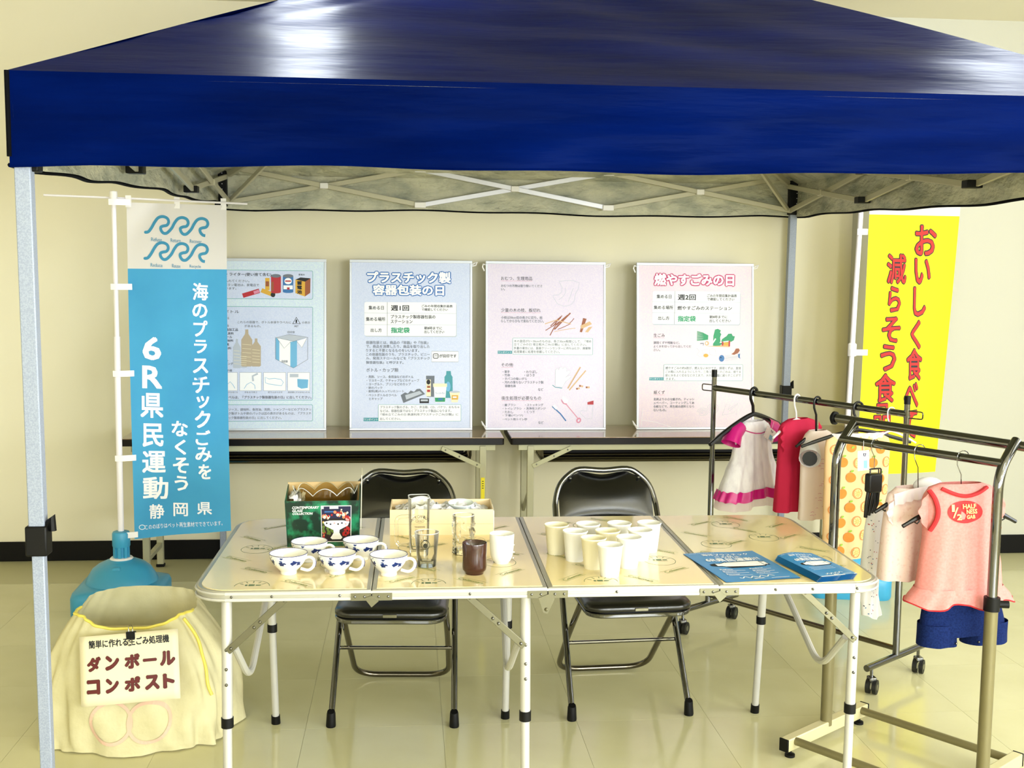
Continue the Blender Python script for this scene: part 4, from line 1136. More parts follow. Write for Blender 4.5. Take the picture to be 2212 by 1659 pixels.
# glasses and cups
glass_mat('clear_glass', 'fdfdfb', 'ffffff', .9)
M('rim_glass', 'f4f6f4', .1, spec=.8, alpha=.6)
glass_mat('thick_glass', 'f4f5ee', 'eef0e4', 1.)
t = thing('glass_mug', 'tall clear square glass mug with handle and black whiskey print', 'mug', (.035, 3.185, TH), .08)
def sq(h, n=8): return roundrect(-h, h, -h, h, h*.45, n)
def loft(rows, closed_bottom=True):
    mb = MB(); vs = []; cnt = 0
    for h, z in rows:
        pts = sq(h, 5); cnt = len(pts); vs += [(x, y, z) for x, y in pts]
    fs = [tuple(range(cnt))[::-1]]
    for i in range(len(rows)-1):
        for k in range(cnt): fs.append((i*cnt+k, i*cnt+(k+1) % cnt, (i+1)*cnt+(k+1) % cnt, (i+1)*cnt+k))
    fs.append(tuple((len(rows)-1)*cnt+k for k in range(cnt)))
    return mb.add(vs, fs)
loft([(.024, 0), (.026, .004), (.0275, .06), (.030, .166), (.0295, .168), (.0282, .166), (.0258, .06), (.0240, .022), (.02, .018)]).build('glass_wall', 'clear_glass', t, smooth=50)
loft([(.0243, .001), (.0245, .016), (.022, .0165)]).build('glass_base', 'thick_glass', t, smooth=50)
MB().tube([(x, y, .1672) for x, y in roundrect(-.0292, .0292, -.0292, .0292, .0132, 5)], .0012, 6, closed=True).build('glass_rim', 'rim_glass', t)
MB().tube(fillet([(-.028, -.004, .112), (-.066, -.01, .112), (-.064, -.01, .03), (-.027, -.004, .03)], .018, 5), .0052, 10).build('handle', 'clear_glass', t)
pr = Print(lambda x, y: ((x, -.0276-y*.019, y), (0, -1, 0)), .0004)
M('whiskey_print', '2a2a1e', .6)
# this mapping has y upwards: boxes are (left, top, right, bottom)
def arctext(body, cx, cy, r, a0, a1, h):
    ws = [{'I': .35, "'": .3, ' ': .45, 'J': .7, 'L': .8, 'E': .8}.get(c, 1.) for c in body]
    acc = 0
    for ch, w in zip(body, ws):
        a = a0+(a1-a0)*(acc+w/2)/sum(ws); acc += w
        if ch == ' ': continue
        x, y = cx+r*cos(a), cy+r*sin(a)
        q = h*.36*w
        pr.text(ch, (x-q, y+h*.5, x+q, y-h*.5+(h*.6 if ch == "'" else 0)), 'whiskey_print', .0, 1)
arctext("JACK DANIEL'S", 0, .085, .031, PI*.80, PI*.20, .0085)
pr.arcl(0, .103, .012, .006, 0, 2*PI, .0008, 'whiskey_print')
for body, hw, zt, zb in (('Old No.7', .008, .1055, .1005), ('TENNESSEE', .015, .088, .083), ('WHISKEY', .0135, .079, .073)):
    pr.text(body, (-hw, zt, hw, zb), 'whiskey_print', .02, 1)
for m_, mb in pr.m.items(): mb.build('printed_text', m_, t, smooth=0)
t = thing('rocks_glass', 'short clear tumbler with thick base, in front of the tall glass mug', 'glass', (.055, 3.055, TH))
MB().lathe([(0, 0), (.024, 0), (.026, .003), (.0285, .04), (.0335, .094), (.033, .0955), (.0322, .094), (.0272, .04), (.0252, .02), (.02, .016), (0, .0155)], 36).build('glass_wall', 'clear_glass', t, smooth=60)
MB().lathe([(0, .001), (.0245, .001), (.0255, .014), (0, .0145)], 36).build('glass_base', 'thick_glass', t, smooth=40)
MB().tube([(.0329*cos(2*PI*i/36), .0329*sin(2*PI*i/36), .0950) for i in range(36)], .0010, 6, closed=True).build('glass_rim', 'rim_glass', t)
pr = Print(lambda x, y: (((.0288+(y-.03)*.093)*sin(x/.03), -(.0288+(y-.03)*.093)*cos(x/.03), y), (sin(x/.03), -cos(x/.03), 0)), .0004)
pr.arcl(-.004, .066, .011, .012, 0, 2*PI, .0012, 'whiskey_print', 1, 24); pr.ell(-.004, .064, .0055, .007, 'whiskey_print'); pr.rect(-.009, .078, .001, .081, 'whiskey_print')
for m_, mb in pr.m.items(): mb.build('printed_emblem', m_, t, smooth=0)
t = thing('textured_glass', 'clear glass tumbler with rough bark-like sides, behind the brown cup', 'glass', (.162, 3.19, TH))
mb = MB()
rg = random.Random(5)
vs = []; n, m = 48, 26
rw = [[rg.uniform(-.0018, .0018) for _ in range(n)] for _ in range(m+1)]
def rr(i, k):
    z = i/m
    base = .0285+.004*z if z < .82 else .0318
    amp = 1 if z < .8 else 0.
    return base+amp*(.0022*sin(k*1.31+3*sin(z*9))+rw[i][k]*.8+.0022*sin(z*26+k*.26)**3)
for i in range(m+1):
    for k in range(n):
        a = 2*PI*k/n; r = rr(i, k)
        vs.append((r*cos(a), r*sin(a), .112*i/m))
for z in (.112, .02):
    for k in range(n):
        a = 2*PI*k/n; vs.append((.0285*cos(a), .0285*sin(a), z))
fs = [tuple(range(n))[::-1]]
for i in range(m+2):
    for k in range(n): fs.append((i*n+k, i*n+(k+1) % n, (i+1)*n+(k+1) % n, (i+1)*n+k))
fs.append(tuple((m+2)*n+k for k in range(n)))
mb.add(vs, fs).build('glass_wall', 'clear_glass', t, smooth=50)
MB().tube([(.0302*cos(2*PI*i/36), .0302*sin(2*PI*i/36), .112) for i in range(36)], .0014, 6, closed=True).build('glass_rim', 'rim_glass', t)
MB().lathe([(0, .001), (.026, .001), (.026, .018), (0, .0185)], 30).build('glass_base', 'thick_glass', t)
M('brown_glaze', '35100c', .18, spec=.6, coat=.3, bump=(60, .1, .003))
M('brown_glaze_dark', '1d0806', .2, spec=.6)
t = thing('pottery_cup', 'dark brown glazed pottery cup without handle', 'cup', (.181, 2.974, TH))
MB().lathe([(0, 0), (.024, 0), (.025, .004), (.027, .007), (.0315, .012), (.0325, .02), (.032, .05), (.0335, .082), (.0328, .0845), (.0312, .083), (.0298, .05), (.0298, .012), (0, .010)], 40).build('cup_wall', 'brown_glaze', t, smooth=60)
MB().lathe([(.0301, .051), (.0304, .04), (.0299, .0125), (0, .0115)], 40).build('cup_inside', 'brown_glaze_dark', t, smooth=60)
t = thing('pottery_cup', 'plain white porcelain cup beside the brown cup', 'cup', (.263, 3.082, TH))
prof = [(0, 0), (.020, 0), (.021, .003), (.026, .008), (.031, .022), (.0335, .045), (.0338, .062), (.0345, .080), (.0338, .0825), (.0325, .081), (.0318, .060), (.030, .025), (.022, .009), (0, .007)]
MB().lathe(prof, 40).build('cup_wall', 'porcelain', t, smooth=60)
mb = MB()
for k in range(9):
    a = .5+k*.16
    mb.sphere((.0337*cos(a-.6), .0337*sin(a-.6), .03+.022*sin(k*2.1)), .0022, 8, 5)
mb.build('raised_pattern', 'porcelain', t)

# green gift box with a glass bowl
M('marble_green', '04281c', .3, spec=.5, var=(34, '1c8f62', .46, .74), coat=.2)
M('marble_green_side', '04281c', .3, spec=.5, var=(16, '2f9474', .42, .78), coat=.2)
M('kraft', 'd4b888', .8)
M('navy_print', '16183f', .4); M('photo_white', 'f2f0ee', .35); M('fruit_red', 'a81e1c', .35); M('fruit_pink', 'e8a0a0', .35); M('fruit_orange', 'e0855c', .35); M('fruit_green', '58702a', .35); M('photo_dark', '1a0d10', .4)
GB = (-.353, -.137, 3.29, 3.425, .136)
gx0, gx1, gy0, gy1, gh = GB
bw, bd = (gx1-gx0)/2, (gy1-gy0)/2
t = thing('gift_box', 'open green marbled gift box with a glassware photo on its front', 'box', ((gx0+gx1)/2, (gy0+gy1)/2, TH), .03)
th = .003
tw = .006                                                     # the box widens a little towards its open top
def slab(a, b, c, d, off):
    """quad a,b,c,d pushed by vector off"""
    off = Vector(off)
    q = [Vector(p) for p in (a, b, c, d)]
    return MB().add(q+[p+off for p in q], [(0, 1, 2, 3), (7, 6, 5, 4), (0, 4, 5, 1), (1, 5, 6, 2), (2, 6, 7, 3), (3, 7, 4, 0)])
fa = [(-bw+tw, -bd, 0), (bw-tw*.5, -bd, 0), (bw, -bd-.006, gh), (-bw, -bd-.006, gh)]
slab(*fa, (0, th, 0)).build('front_panel', 'marble_green', t, smooth=0)
slab((-bw+tw, bd, 0), (bw-tw*.5, bd, 0), (bw, bd, gh+.03), (-bw, bd, gh+.03), (0, -th, 0)).build('back_panel', 'kraft', t, smooth=0)
slab((-bw+tw, bd-th, 0), (-bw+tw, -bd, 0), (-bw, -bd-.006, gh), (-bw, bd-th, gh+.024), (th, 0, 0)).build('side_panel', 'marble_green_side', t, smooth=0)
slab((bw-tw*.5, bd-th, 0), (bw-tw*.5, -bd, 0), (bw, -bd-.006, gh), (bw, bd-th, gh+.024), (-th, 0, 0)).build('side_panel', 'marble_green_side', t, smooth=0)
MB().bx(-bw+tw+th, bw-tw-th, -bd+th, bd-th, 0, .003).build('bottom_panel', 'kraft', t, smooth=0)
slab((bw+.001, -bd+.0, gh*.36), (bw+.001, bd-.02, gh*.36), (bw+.004, bd-.02, gh+.075), (bw+.004, -bd+.02, gh+.07), (.002, 0, 0)).build('raised_flap', 'cream_print', t, smooth=0)
def gmap(x, y):
    # x 0..1450 right, y 0..860 down over the front panel
    u, v = x/1450, y/860
    a = Vector(fa[3]).lerp(Vector(fa[2]), u); b = Vector(fa[0]).lerp(Vector(fa[1]), u)
    return a.lerp(b, v), Vector((0, -1, .04))
pr = Print(gmap, .0003)
for s, box in (('CONTEMPORARY', (130, 95, 645, 145)), ('GLASS', (130, 155, 330, 200)), ('COLLECTION', (130, 210, 520, 255))):
    pr.glyph(s, 'photo_white', .03, 1, lambda u, v, box=box: (box[0]+u*(box[2]-box[0])+v*14, box[3]-v*(box[3]-box[1])))
pr.rect(690, 90, 1285, 778, 'photo_white', 1); pr.rect(702, 105, 1272, 765, 'photo_dark', 2); pr.rect(702, 105, 1272, 330, 'navy_print', 3)
pr.rect(860, 110, 1030, 150, 'photo_white', 4); pr.rect(702, 108, 745, 150, 'photo_white', 4); pr.rect(760, 195, 980, 215, 'blue_print', 4)
rg = random.Random(11)
for cx, cy, sx, sy, cols, n in ((770, 300, 70, 60, ('fruit_red', 'fruit_orange', 'cream_print'), 16), (1010, 240, 90, 70, ('fruit_orange', 'fruit_red', 'cream_print'), 18), (1130, 270, 70, 50, ('cream_print', 'fruit_orange'), 12), (1220, 360, 50, 90, ('fruit_pink', 'fruit_red'), 14), (1220, 560, 55, 130, ('fruit_red',), 12), (1140, 640, 60, 90, ('fruit_red', 'photo_dark'), 10), (800, 560, 90, 90, ('fruit_green',), 14), (740, 640, 40, 90, ('fruit_red', 'fruit_orange'), 8), (730, 470, 30, 70, ('fruit_green', 'gold_print'), 6)):
    for _ in range(n):
        r_ = rg.uniform(16, 30)
        x = min(1240, max(735, cx+rg.gauss(0, sx*.5))); y = min(735, max(135, cy+rg.gauss(0, sy*.5)))
        pr.ell(x, y, r_, r_, rg.choice(cols), 4, 10)
pr.poly([(735, 395), (860, 370), (1120, 370), (1250, 395), (1215, 470), (1110, 520), (1060, 545), (920, 545), (870, 520), (770, 470)], 'photo_white', 6)
pr.poly([(930, 540), (1055, 540), (1050, 600), (1080, 655), (1110, 690), (1080, 725), (905, 725), (870, 695), (905, 650), (935, 600)], 'photo_white', 6)
for k in range(6): pr.ell(800+k*75, 420+18*(k % 2), 20, 17, ('photo_dark', 'navy_print', 'fruit_pink')[k % 3], 7, 6)
for m_, mb in pr.m.items(): mb.build('printed_text_and_photo_ground' if m_ == 'photo_white' else 'printed_photo', m_, t, smooth=0)
glass_mat('bowl_glass', 'eae4d2', 'f2eee0', 1.)
t = thing('glass_bowl', 'scalloped clear glass bowl sitting inside the green gift box', 'bowl', ((gx0+gx1)/2+.006, (gy0+gy1)/2, TH+.0035), .03)
def bowl(u, v, inn):
    a = 2*PI*u
    lob = abs(cos(a*4))
    rx, ry = .093*(.35+.65*sin(v*PI/2)), .056*(.35+.65*sin(v*PI/2))
    k = 1+.05*(lob-.5)*v
    z = .15*v**1.3+.022*(lob-.35)*v**4
    return (rx*k*cos(a)*(.96 if inn else 1), ry*k*sin(a)*(.96 if inn else 1), max(0, z)+(.003 if inn else 0))
mb = MB().sheet(96, 18, lambda u, v: bowl(u, v, False)).sheet(96, 18, lambda u, v: bowl(1-u, v, True))
mb.build('bowl_wall', 'bowl_glass', t, smooth=80)
MB().tube([bowl(i/96, 1, False) for i in range(96)], .0011, 6, closed=True).build('bowl_rim', 'rim_glass', t)
M('tissue', 'f4f3f6', .7, transl=.2)
def crumple(cx, cy, z0, sx, sy, sz, seed, n=16):
    rg = random.Random(seed)
    H = [[rg.random() for _ in range(n+1)] for _ in range(n+1)]
    def fn(u, v):
        i, j = int(round(u*n)), int(round(v*n))
        e = min(u, 1-u, v, 1-v)*4
        return (cx+(u-.5)*sx+rg.uniform(-.003, .003), cy+(v-.5)*sy+rg.uniform(-.003, .003), z0+sz*H[i][j]*min(1, e+.25))
    return MB().sheet(n, n, fn)
t = tag(crumple(0, 0, 0, .045, .10, .03, 4, 10).build('tissue_paper', 'tissue', smooth=30), 'white crumpled paper at the left inside the green gift box', 'paper')
t.location = (gx0+.029, (gy0+gy1)/2, TH+.128); t.rotation_euler = (0, .5, .03)

# shallow cream box
M('cream_card', 'f4dcb0', .6); M('cream_card_inside', 'e8d2a4', .7)
cb = (-.049, .266, 3.415, 3.575, .079)
bw, bd, h = (cb[1]-cb[0])/2, (cb[3]-cb[2])/2, cb[4]
t = thing('carton', 'shallow cream cardboard box holding dishes in white tissue', 'box', ((cb[0]+cb[1])/2, (cb[2]+cb[3])/2, TH), -.02)
MB().bx(-bw, bw, -bd, -bd+.003, 0, h).build('front_panel', 'cream_card', t, smooth=0)
MB().bx(-bw, bw, bd-.003, bd, 0, h).build('back_panel', 'cream_card', t, smooth=0)
for x in (-bw, bw-.003): MB().bx(x, x+.003, -bd+.003, bd-.003, 0, h).build('side_panel', 'cream_card', t, smooth=0)
MB().bx(-bw+.003, bw-.003, -bd+.003, bd-.003, 0, .003).build('bottom_panel', 'cream_card_inside', t, smooth=0)
MB().bx(bw+.0005, bw+.0025, -bd, bd*.2, .012, h-.004).build('side_flap', 'white_plastic', t, smooth=0)
MB().bx(-bw, bw, -bd-.0006, -bd, .034, .035).build('fold_line', 'kraft', t, smooth=0)
t = tag(crumple(0, 0, 0, .29, .14, .030, 9, 22).build('tissue_paper', 'tissue', smooth=25), 'white crumpled tissue filling the cream cardboard box', 'paper')
t.location = ((cb[0]+cb[1])/2, (cb[2]+cb[3])/2, TH+.056); t.rotation_euler = (0, 0, -.02)
M('celadon', 'e2ecec', .15, spec=.6)
t = tag(MB().lathe([(0, 0), (.018, 0), (.02, .004), (.030, .012), (.0405, .026), (.0395, .0275), (.029, .0145), (.018, .008), (0, .007)], 40).build('porcelain_dish', 'celadon', smooth=60), 'round white porcelain dish lying in the tissue of the cream box', 'dish')
t.location = (.168, 3.478, TH+.061); t.rotation_euler = (.1, 0, 0)
t = tag(MB().lathe([(0, 0), (.018, 0), (.02, .004), (.028, .012), (.036, .028), (.035, .029), (.027, .0145), (0, .007)], 40).build('porcelain_dish', 'porcelain', smooth=60), 'white porcelain bowl lying in the tissue behind the tall glass mug', 'dish')
t.location = (.045, 3.51, TH+.060); t.rotation_euler = (.25, -.1, 0)

# leaflets
M('leaflet_blue', '3088c8', .3, spec=.4)
M('leaflet_blue_dark', '1b4fa8', .4)
def leaflet(name, label, w, h, loc, rz, thick, big, group=None, lift=0.):
    t = thing(name, label, 'leaflet', loc, rz, group)
    def top(u, v): return (u*w-w/2, h/2-v*h, thick+lift*(sin(PI*u)*.6+(1-v)*.4)*(1-v)+.0015*sin(6*u+3*v))
    mb = MB().sheet(12, 12, top)
    mb.sheet(12, 12, lambda u, v: (lambda p: (p[0], p[1], max(.0002, p[2]-thick*.9)))(top(1-u, v)))
    mb.build('sheet', 'leaflet_blue', t, smooth=60)
    pr = Print(lambda x, y: (top(x/1000, y/1414*(1.0)), (0, 0, 1)), .0004)
    P_ = 'white_print'
    pr.text('プラスチックごみをなくそう', (60, 40, 420, 75), P_, .02)
    pr.text('海洋プラスチック', (200, 105, 860, 205), P_, .03); pr.text('ごみ防止', (340, 222, 700, 310), P_, .03); pr.text('6R県民運動!!', (150, 330, 900, 490), P_, .035)
    bt = lambda pts: [(x, 655+(y-640)*1.75) for x, y in pts]
    pr.poly(bt([(120, 620), (190, 600), (260, 600), (360, 560), (830, 560), (860, 590), (900, 580), (905, 700), (860, 690), (830, 720), (360, 720), (260, 680), (190, 680), (120, 660)]), 'black_print', 1)
    pr.poly(bt([(200, 612), (262, 612), (364, 574), (826, 574), (850, 604), (890, 600), (892, 684), (850, 678), (826, 706), (364, 706), (262, 668), (200, 668)]), P_, 2)
    pr.line(bt([(370, 574), (420, 706)]), 10, 'black_print', 3); pr.line(bt([(826, 580), (826, 700)]), 10, 'black_print', 3)
    for k in range(4): pr.line(bt([(470+k*70, 670), (490+k*70, 640), (520+k*70, 640), (530+k*70, 670)]), 14, 'leaflet_blue', 3)
    if big:
        for k, (a, b) in enumerate((('Reduce', 'Refuse'), ('Reuse', 'Return'), ('Recycle', 'Recover'))):
            y = 850+k*110
            pr.text(b, (150, y, 330, y+45), P_, .04); pr.text(a, (560, y, 740, y+45), P_, .04)
            pr.line([(160, y+75), (480, y+75)], 12, P_); pr.line([(570, y+75), (830, y+75)], 12, P_)
    else:
        for k in range(3): pr.line([(160, 850+k*70), (780, 850+k*70)], 10, P_)
    pr.line([(260+i*13, 1240+34*sin(i*.75)) for i in range(36)], 16, P_)
    pr.text('静岡県', (420, 1300, 560, 1345), P_, .03); pr.line([(640, 1345), (880, 1345)], 14, P_)
    if not big: pr.rect(20, 1365, 990, 1400, P_, 1)
    for m_, mb in pr.m.items(): mb.build({'white_print': 'printed_text', 'black_print': 'printed_bottle_outline'}.get(m_, 'printed_waves'), m_, t, smooth=0)
    return t
leaflet('flyer', 'large light blue flyer with a bottle drawing lying flat on the table', .214, .30, (.918, 3.009, TH), .14, .0016, True)
for k in range(5):
    w = ('topmost', 'second from the top', 'middle', 'second from the bottom', 'lowest')[4-k]
    leaflet('leaflet', 'small blue folded leaflet, %s of the stack beside the large flyer' % w, .112, .218, (1.1165-.0025*(4-k), 2.952+.001*k, TH+.0028*k), .21+.006*k, .0022, False, 'small blue leaflets in a stack', .010)
# ------------------------------------------------------------------ compost box under a cream non-woven cover
M('nonwoven', 'eae2b8', .8, spec=.2, var=(9, 'd8cfa0', .35, .75), bump=(18, .5, .012), alpha=.9, transl=.12)
M('piping_yellow', 'eedd62', .6)
M('sign_paper', 'ece2c0', .5)
M('sign_red', '5e0a08', .5)
M('carton_brown', 'd9c89a', .8)
bag = thing('compost_cover', 'loose cream non-woven bag draped over a cardboard compost box', 'bag', (-.868, 3.70, 0))
def bagpt(u, v):
    a = 2*PI*u
    ca, sa = cos(a), sin(a)
    hx = .298-.01*v-.105*max(0, (v-.40)/.60)**1.7
    hy = .20-.01*v-.06*max(0, (v-.45)/.55)**1.3
    e = .62
    x = hx*math.copysign(abs(ca)**e, ca); y = hy*math.copysign(abs(sa)**e, sa)
    fold = .014*sin(a*7+2.5*v)*(1-v*.7)+.011*sin(a*15-4*v)*(1-v)+.012*sin(a*3+1)*(1-v)+.006*sin(a*23+9*v)*(1-.6*v)
    L = math.hypot(x, y)
    x += x/L*fold; y += y/L*fold
    front = max(0, -sa)
    rim = .408+.030*max(0, sa)-.034*front**2*max(0, 1-(ca/.75)**2)
    z = v*rim
    if v < .04: z = max(.004, z+.006*sin(a*9))
    # a slack fold hangs over the lower right of the front
    x += .02*math.exp(-((u-.82)/.05)**2)*(1-v)
    y -= .035*math.exp(-((u-.80)/.045)**2)*math.exp(-((v-.18)/.2)**2)
    return (x, y, z)
MB().sheet(140, 36, lambda u, v: bagpt(u, v)).build('cover_cloth', 'nonwoven', bag, smooth=80)
MB().tube([bagpt(.50+.47*i/60, 1) for i in range(61)], .0048, 6).build('rim_piping', 'piping_yellow', bag)
MB().tube([(lambda p: (p[0]*1.012, p[1]*1.012-.002, p[2]))(bagpt(.895+.012*sin(i*.3), .97-i*.030)) for i in range(20)], .005, 6).build('zip_piping', 'piping_yellow', bag)
def bagfront(x, z):
    lo, hi = .55, .95
    for _ in range(24):
        m_ = (lo+hi)/2
        if bagpt(m_, z/.36)[0] < x: lo = m_
        else: hi = m_
    return Vector(bagpt(lo, z/.36)), Vector((0, -1, 0))
M('ring_pink', 'dcb8a0', .8)
pr = Print(bagfront, .003)
for x in (-.04, .075):
    pr.arcl(x, .100, .062, .058, 0, 2*PI, .010, 'ring_pink', 1, 36)
for m_, mb in pr.m.items(): mb.build('printed_rings', m_, bag, smooth=0)
bxo = thing('compost_box', 'cardboard compost box hidden inside the cream cover bag', 'box', (-.868, 3.715, 0))
for nm, q in (('box_panel', (-.165, .165, -.125, -.12)), ('box_panel', (-.165, .165, .12, .125)), ('box_panel', (-.165, -.16, -.12, .12)), ('box_panel', (.16, .165, -.12, .12))):
    MB().bx(q[0], q[1], q[2], q[3], .02, .30).build(nm, 'carton_brown', bxo, smooth=0)
MB().bx(-.16, .16, -.12, .12, .292, .30).build('box_lid', 'nonwoven', bxo, smooth=0)
MB().bx(-.18, .18, -.135, .135, 0, .02).build('base_slab', 'black_plastic', bxo, bevel=.004)  # dark slab at the foot of the compost box
sg = thing('paper_sign', 'cream paper sign with dark red lettering clipped to the bag', 'sign', (-.838, 3.458, .178))
sg.rotation_euler = (-.25, -.07, -.0)
MB().sheet(14, 8, lambda u, v: ((u-.5)*.297, -.006-.006*sin(PI*u)*(.6+.4*v), .21*v)).build('sheet', 'sign_paper', sg, smooth=60, solid=.0006)
def smap(x, y): 
    u = (x-550)/660; v = 1-(y-740)/460
    return ((u-.5)*.297, -.0066-.006*sin(PI*u)*(.6+.4*v), .21*v), (0, -1, 0)
pr = Print(smap, .0005)
pr.text('簡単に作れる生ごみ処理機', (612, 770, 1150, 824), 'black_print', .035)
for ch, x0, x1 in (('ダ', 598, 690), ('ン', 720, 812), ('ボ', 850, 950), ('ー', 972, 1062), ('ル', 1085, 1185)):
    pr.text(ch, (x0, 880 if ch != 'ー' else 920, x1, 975 if ch != 'ー' else 938), 'black_print', .055, 1, grow=.02); pr.text(ch, (x0, 880 if ch != 'ー' else 920, x1, 975 if ch != 'ー' else 938), 'sign_red', .055, 2)
for ch, x0, x1 in (('コ', 592, 680), ('ン', 718, 805), ('ポ', 845, 948), ('ス', 980, 1075), ('ト', 1100, 1175)):
    pr.text(ch, (x0, 1030, x1, 1125), 'black_print', .055, 1, grow=.02); pr.text(ch, (x0, 1030, x1, 1125), 'sign_red', .055, 2)
for m_, mb in pr.m.items(): mb.build('printed_text', m_, sg, smooth=0)
cl = thing('binder_clip', 'small black binder clip holding the paper sign to the bag', 'clip', (-.845, 3.508, .362))
cl.rotation_euler = (-.25, -.07, 0)
MB().prism([(-.017, 0), (.003, 0), (.003, .022), (-.009, .024), (-.021, .022)], lambda p: (-.012, p[0], p[1]), lambda p: (.014, p[0], p[1])).build('clip_body', 'black_plastic', cl, bevel=.001)
MB().tube([(-.005, -.02, .001), (-.006, -.024, -.014), (-.003, -.025, -.019), (.004, -.025, -.019), (.007, -.024, -.014), (.006, -.02, .001)], .001, 6).build('wire_handle', 'chrome', cl)
MB().tube([(-.005, -.012, .022), (-.006, -.012, .036), (-.003, -.012, .042), (.004, -.012, .042), (.007, -.012, .036), (.006, -.012, .022)], .001, 6).build('wire_handle', 'chrome', cl)

# ------------------------------------------------------------------ garment racks
M('rack_beige', '7c7450', .4, .3)
M('rack_base', 'cfc79c', .4, .15)
M('wheel_black', '070707', .5)
RU = Vector((.595, -.804, 0)); RV = Vector((.804, .595, 0))
# thin chrome rack on castors
rbA, rbB = Vector((1.282, 4.642, 0)), Vector((1.803, 3.938, 0))
rb = thing('garment_rack', 'thin chrome clothes rack on castors beside the yellow banner', 'rack', rbA)
def rl(v): return Vector(v)-rbA
for P_, tz, nm in ((rbA, 1.098, 0), (rbB, 1.068, 1)):
    b = rl(P_)
    MB().tube([b+Vector((0, 0, .105)), b+Vector((0, 0, .72))], .0125, 12).build('post', 'chrome', rb)
    MB().tube([b+Vector((0, 0, .72)), b+Vector((0, 0, tz-.012))], .0105, 12).build('post_extension', 'chrome', rb)
    MB().tube([b+Vector((0, 0, tz-.03)), b+Vector((0, 0, tz))], .0118, 12).build('post_cap', 'black_plastic', rb)
    MB().tube([b-RV*.2+Vector((0, 0, .098)), b+RV*.2+Vector((0, 0, .098))], .0125, 12).build('foot_bar', 'chrome', rb)
    for s in (-1, 1):
        c = b+RV*.165*s
        ca = MB().tube([c+Vector((0, 0, .09)), c+Vector((0, 0, .058))], .006, 8).build('castor', 'chrome', rb)
        MB().bx(c.x-.014, c.x+.014, c.y-.02, c.y+.012, .046, .062).build('castor_fork', 'chrome', ca, bevel=.004)
        for o_ in (-.012, .012):
            q = c+Vector((o_*.8, -.008-o_*.6, .0265))
            ax = Vector((.8, -.6, 0))
            MB().tube([q-ax*.007, q+ax*.007], .0265, 18).build('wheel', 'wheel_black', ca)
            MB().tube([q-ax*.0078, q+ax*.0078], .012, 14).build('wheel_hub', 'chrome', ca)
a, b = rl(rbA)+Vector((0, 0, 1.022)), rl(rbB)+Vector((0, 0, 1.002))
MB().tube([a, b], .0125, 14).build('hanging_bar', 'chrome', rb)
for e, s in ((a, -1), (b, 1)):
    q = e+RU*s*.012
    MB().tube(fillet([q+Vector((0, 0, .012)), q+RU*s*.05+Vector((0, 0, .012)), q+RU*s*.05-Vector((0, 0, .014)), q-Vector((0, 0, .014))], .008, 3), .0025, 6).build('end_hook', 'chrome', rb)
MB().tube([rl(rbA)+Vector((0, 0, .135)), rl(rbB)+Vector((0, 0, .128))], .010, 12).build('lower_bar', 'chrome_dim', rb)
# heavier rack with two bars
rfA, rfB = Vector((1.356, 3.452, 0)), Vector((1.667, 3.034, 0))
rf = thing('garment_rack', 'sturdy double-bar clothes rack with beige base at the right', 'rack', rfA)
def rl2(v): return Vector(v)-rfA
BK = RV*.10
for k, P_ in enumerate((rfA, rfB)):
    b = rl2(P_)
    MB().tube([b+Vector((0, 0, .05)), b+Vector((0, 0, .575))], .0185, 16).build('lower_post', 'rack_beige', rf)
    MB().tube(fillet([b+Vector((0, 0, .56)), b+Vector((0, 0, .955)), b+BK+Vector((0, 0, 1.035))], .06, 8), .0145, 16).build('upper_post', 'chrome', rf)
    MB().tube([b+Vector((0, 0, .553)), b+Vector((0, 0, .592))], .0225, 16).build('post_clamp', 'black_plastic', rf)
    q = b+Vector((0, 0, .572))
    MB().tube([q, q+Vector((.045, -.01, 0))], .011, 12).build('clamp_knob', 'black_plastic', rf)
    c0, c1 = b-RV*.228, b+RV*.228
    MB().bar(c0+Vector((0, 0, .045)), c1+Vector((0, 0, .045)), .032, .04).build('foot_rail', 'rack_base', rf, bevel=.003)
    for c, s in ((c0, -1), (c1, 1)):
        MB().bar(c+Vector((0, 0, .045)), c+RV*s*.006+Vector((0, 0, .045)), .033, .041).build('rail_cap', 'black_plastic', rf, bevel=.002)
        f_ = c-RV*s*.03
        MB().lathe([(0, 0), (.016, 0), (.016, .008), (.006, .012), (.006, .03)], 14, (f_.x, f_.y, 0)).build('levelling_foot', 'black_plastic', rf)
A_, B_ = rl2(rfA), rl2(rfB)
for s in (-1, 1):
    MB().tube([A_+RV*s*.19+Vector((0, 0, .052)), B_+RV*s*.19+Vector((0, 0, .052))], .0125, 12).build('base_bar', 'rack_beige', rf)
MB().tube([A_+RV*.022+Vector((0, 0, .984)), B_+RV*.022+Vector((0, 0, .976))], .0125, 14).build('lower_hanging_bar', 'chrome', rf)
MB().tube([A_+BK-RU*.075+Vector((0, 0, 1.037)), B_+BK+RU*.09+Vector((0, 0, 1.018))], .0145, 14).build('upper_hanging_bar', 'chrome', rf)
q = A_+BK-RU*.075+Vector((0, 0, 1.037))
MB().tube([q-RU*.012, q-RU*.004, q+RU*.004], [.012, .022, .022], 16).build('end_cap', 'black_plastic', rf)
q = B_+BK+RU*.09+Vector((0, 0, 1.018))
MB().tube([q, q+RU*.012], [.022, .014], 16).build('end_cap', 'black_plastic', rf)

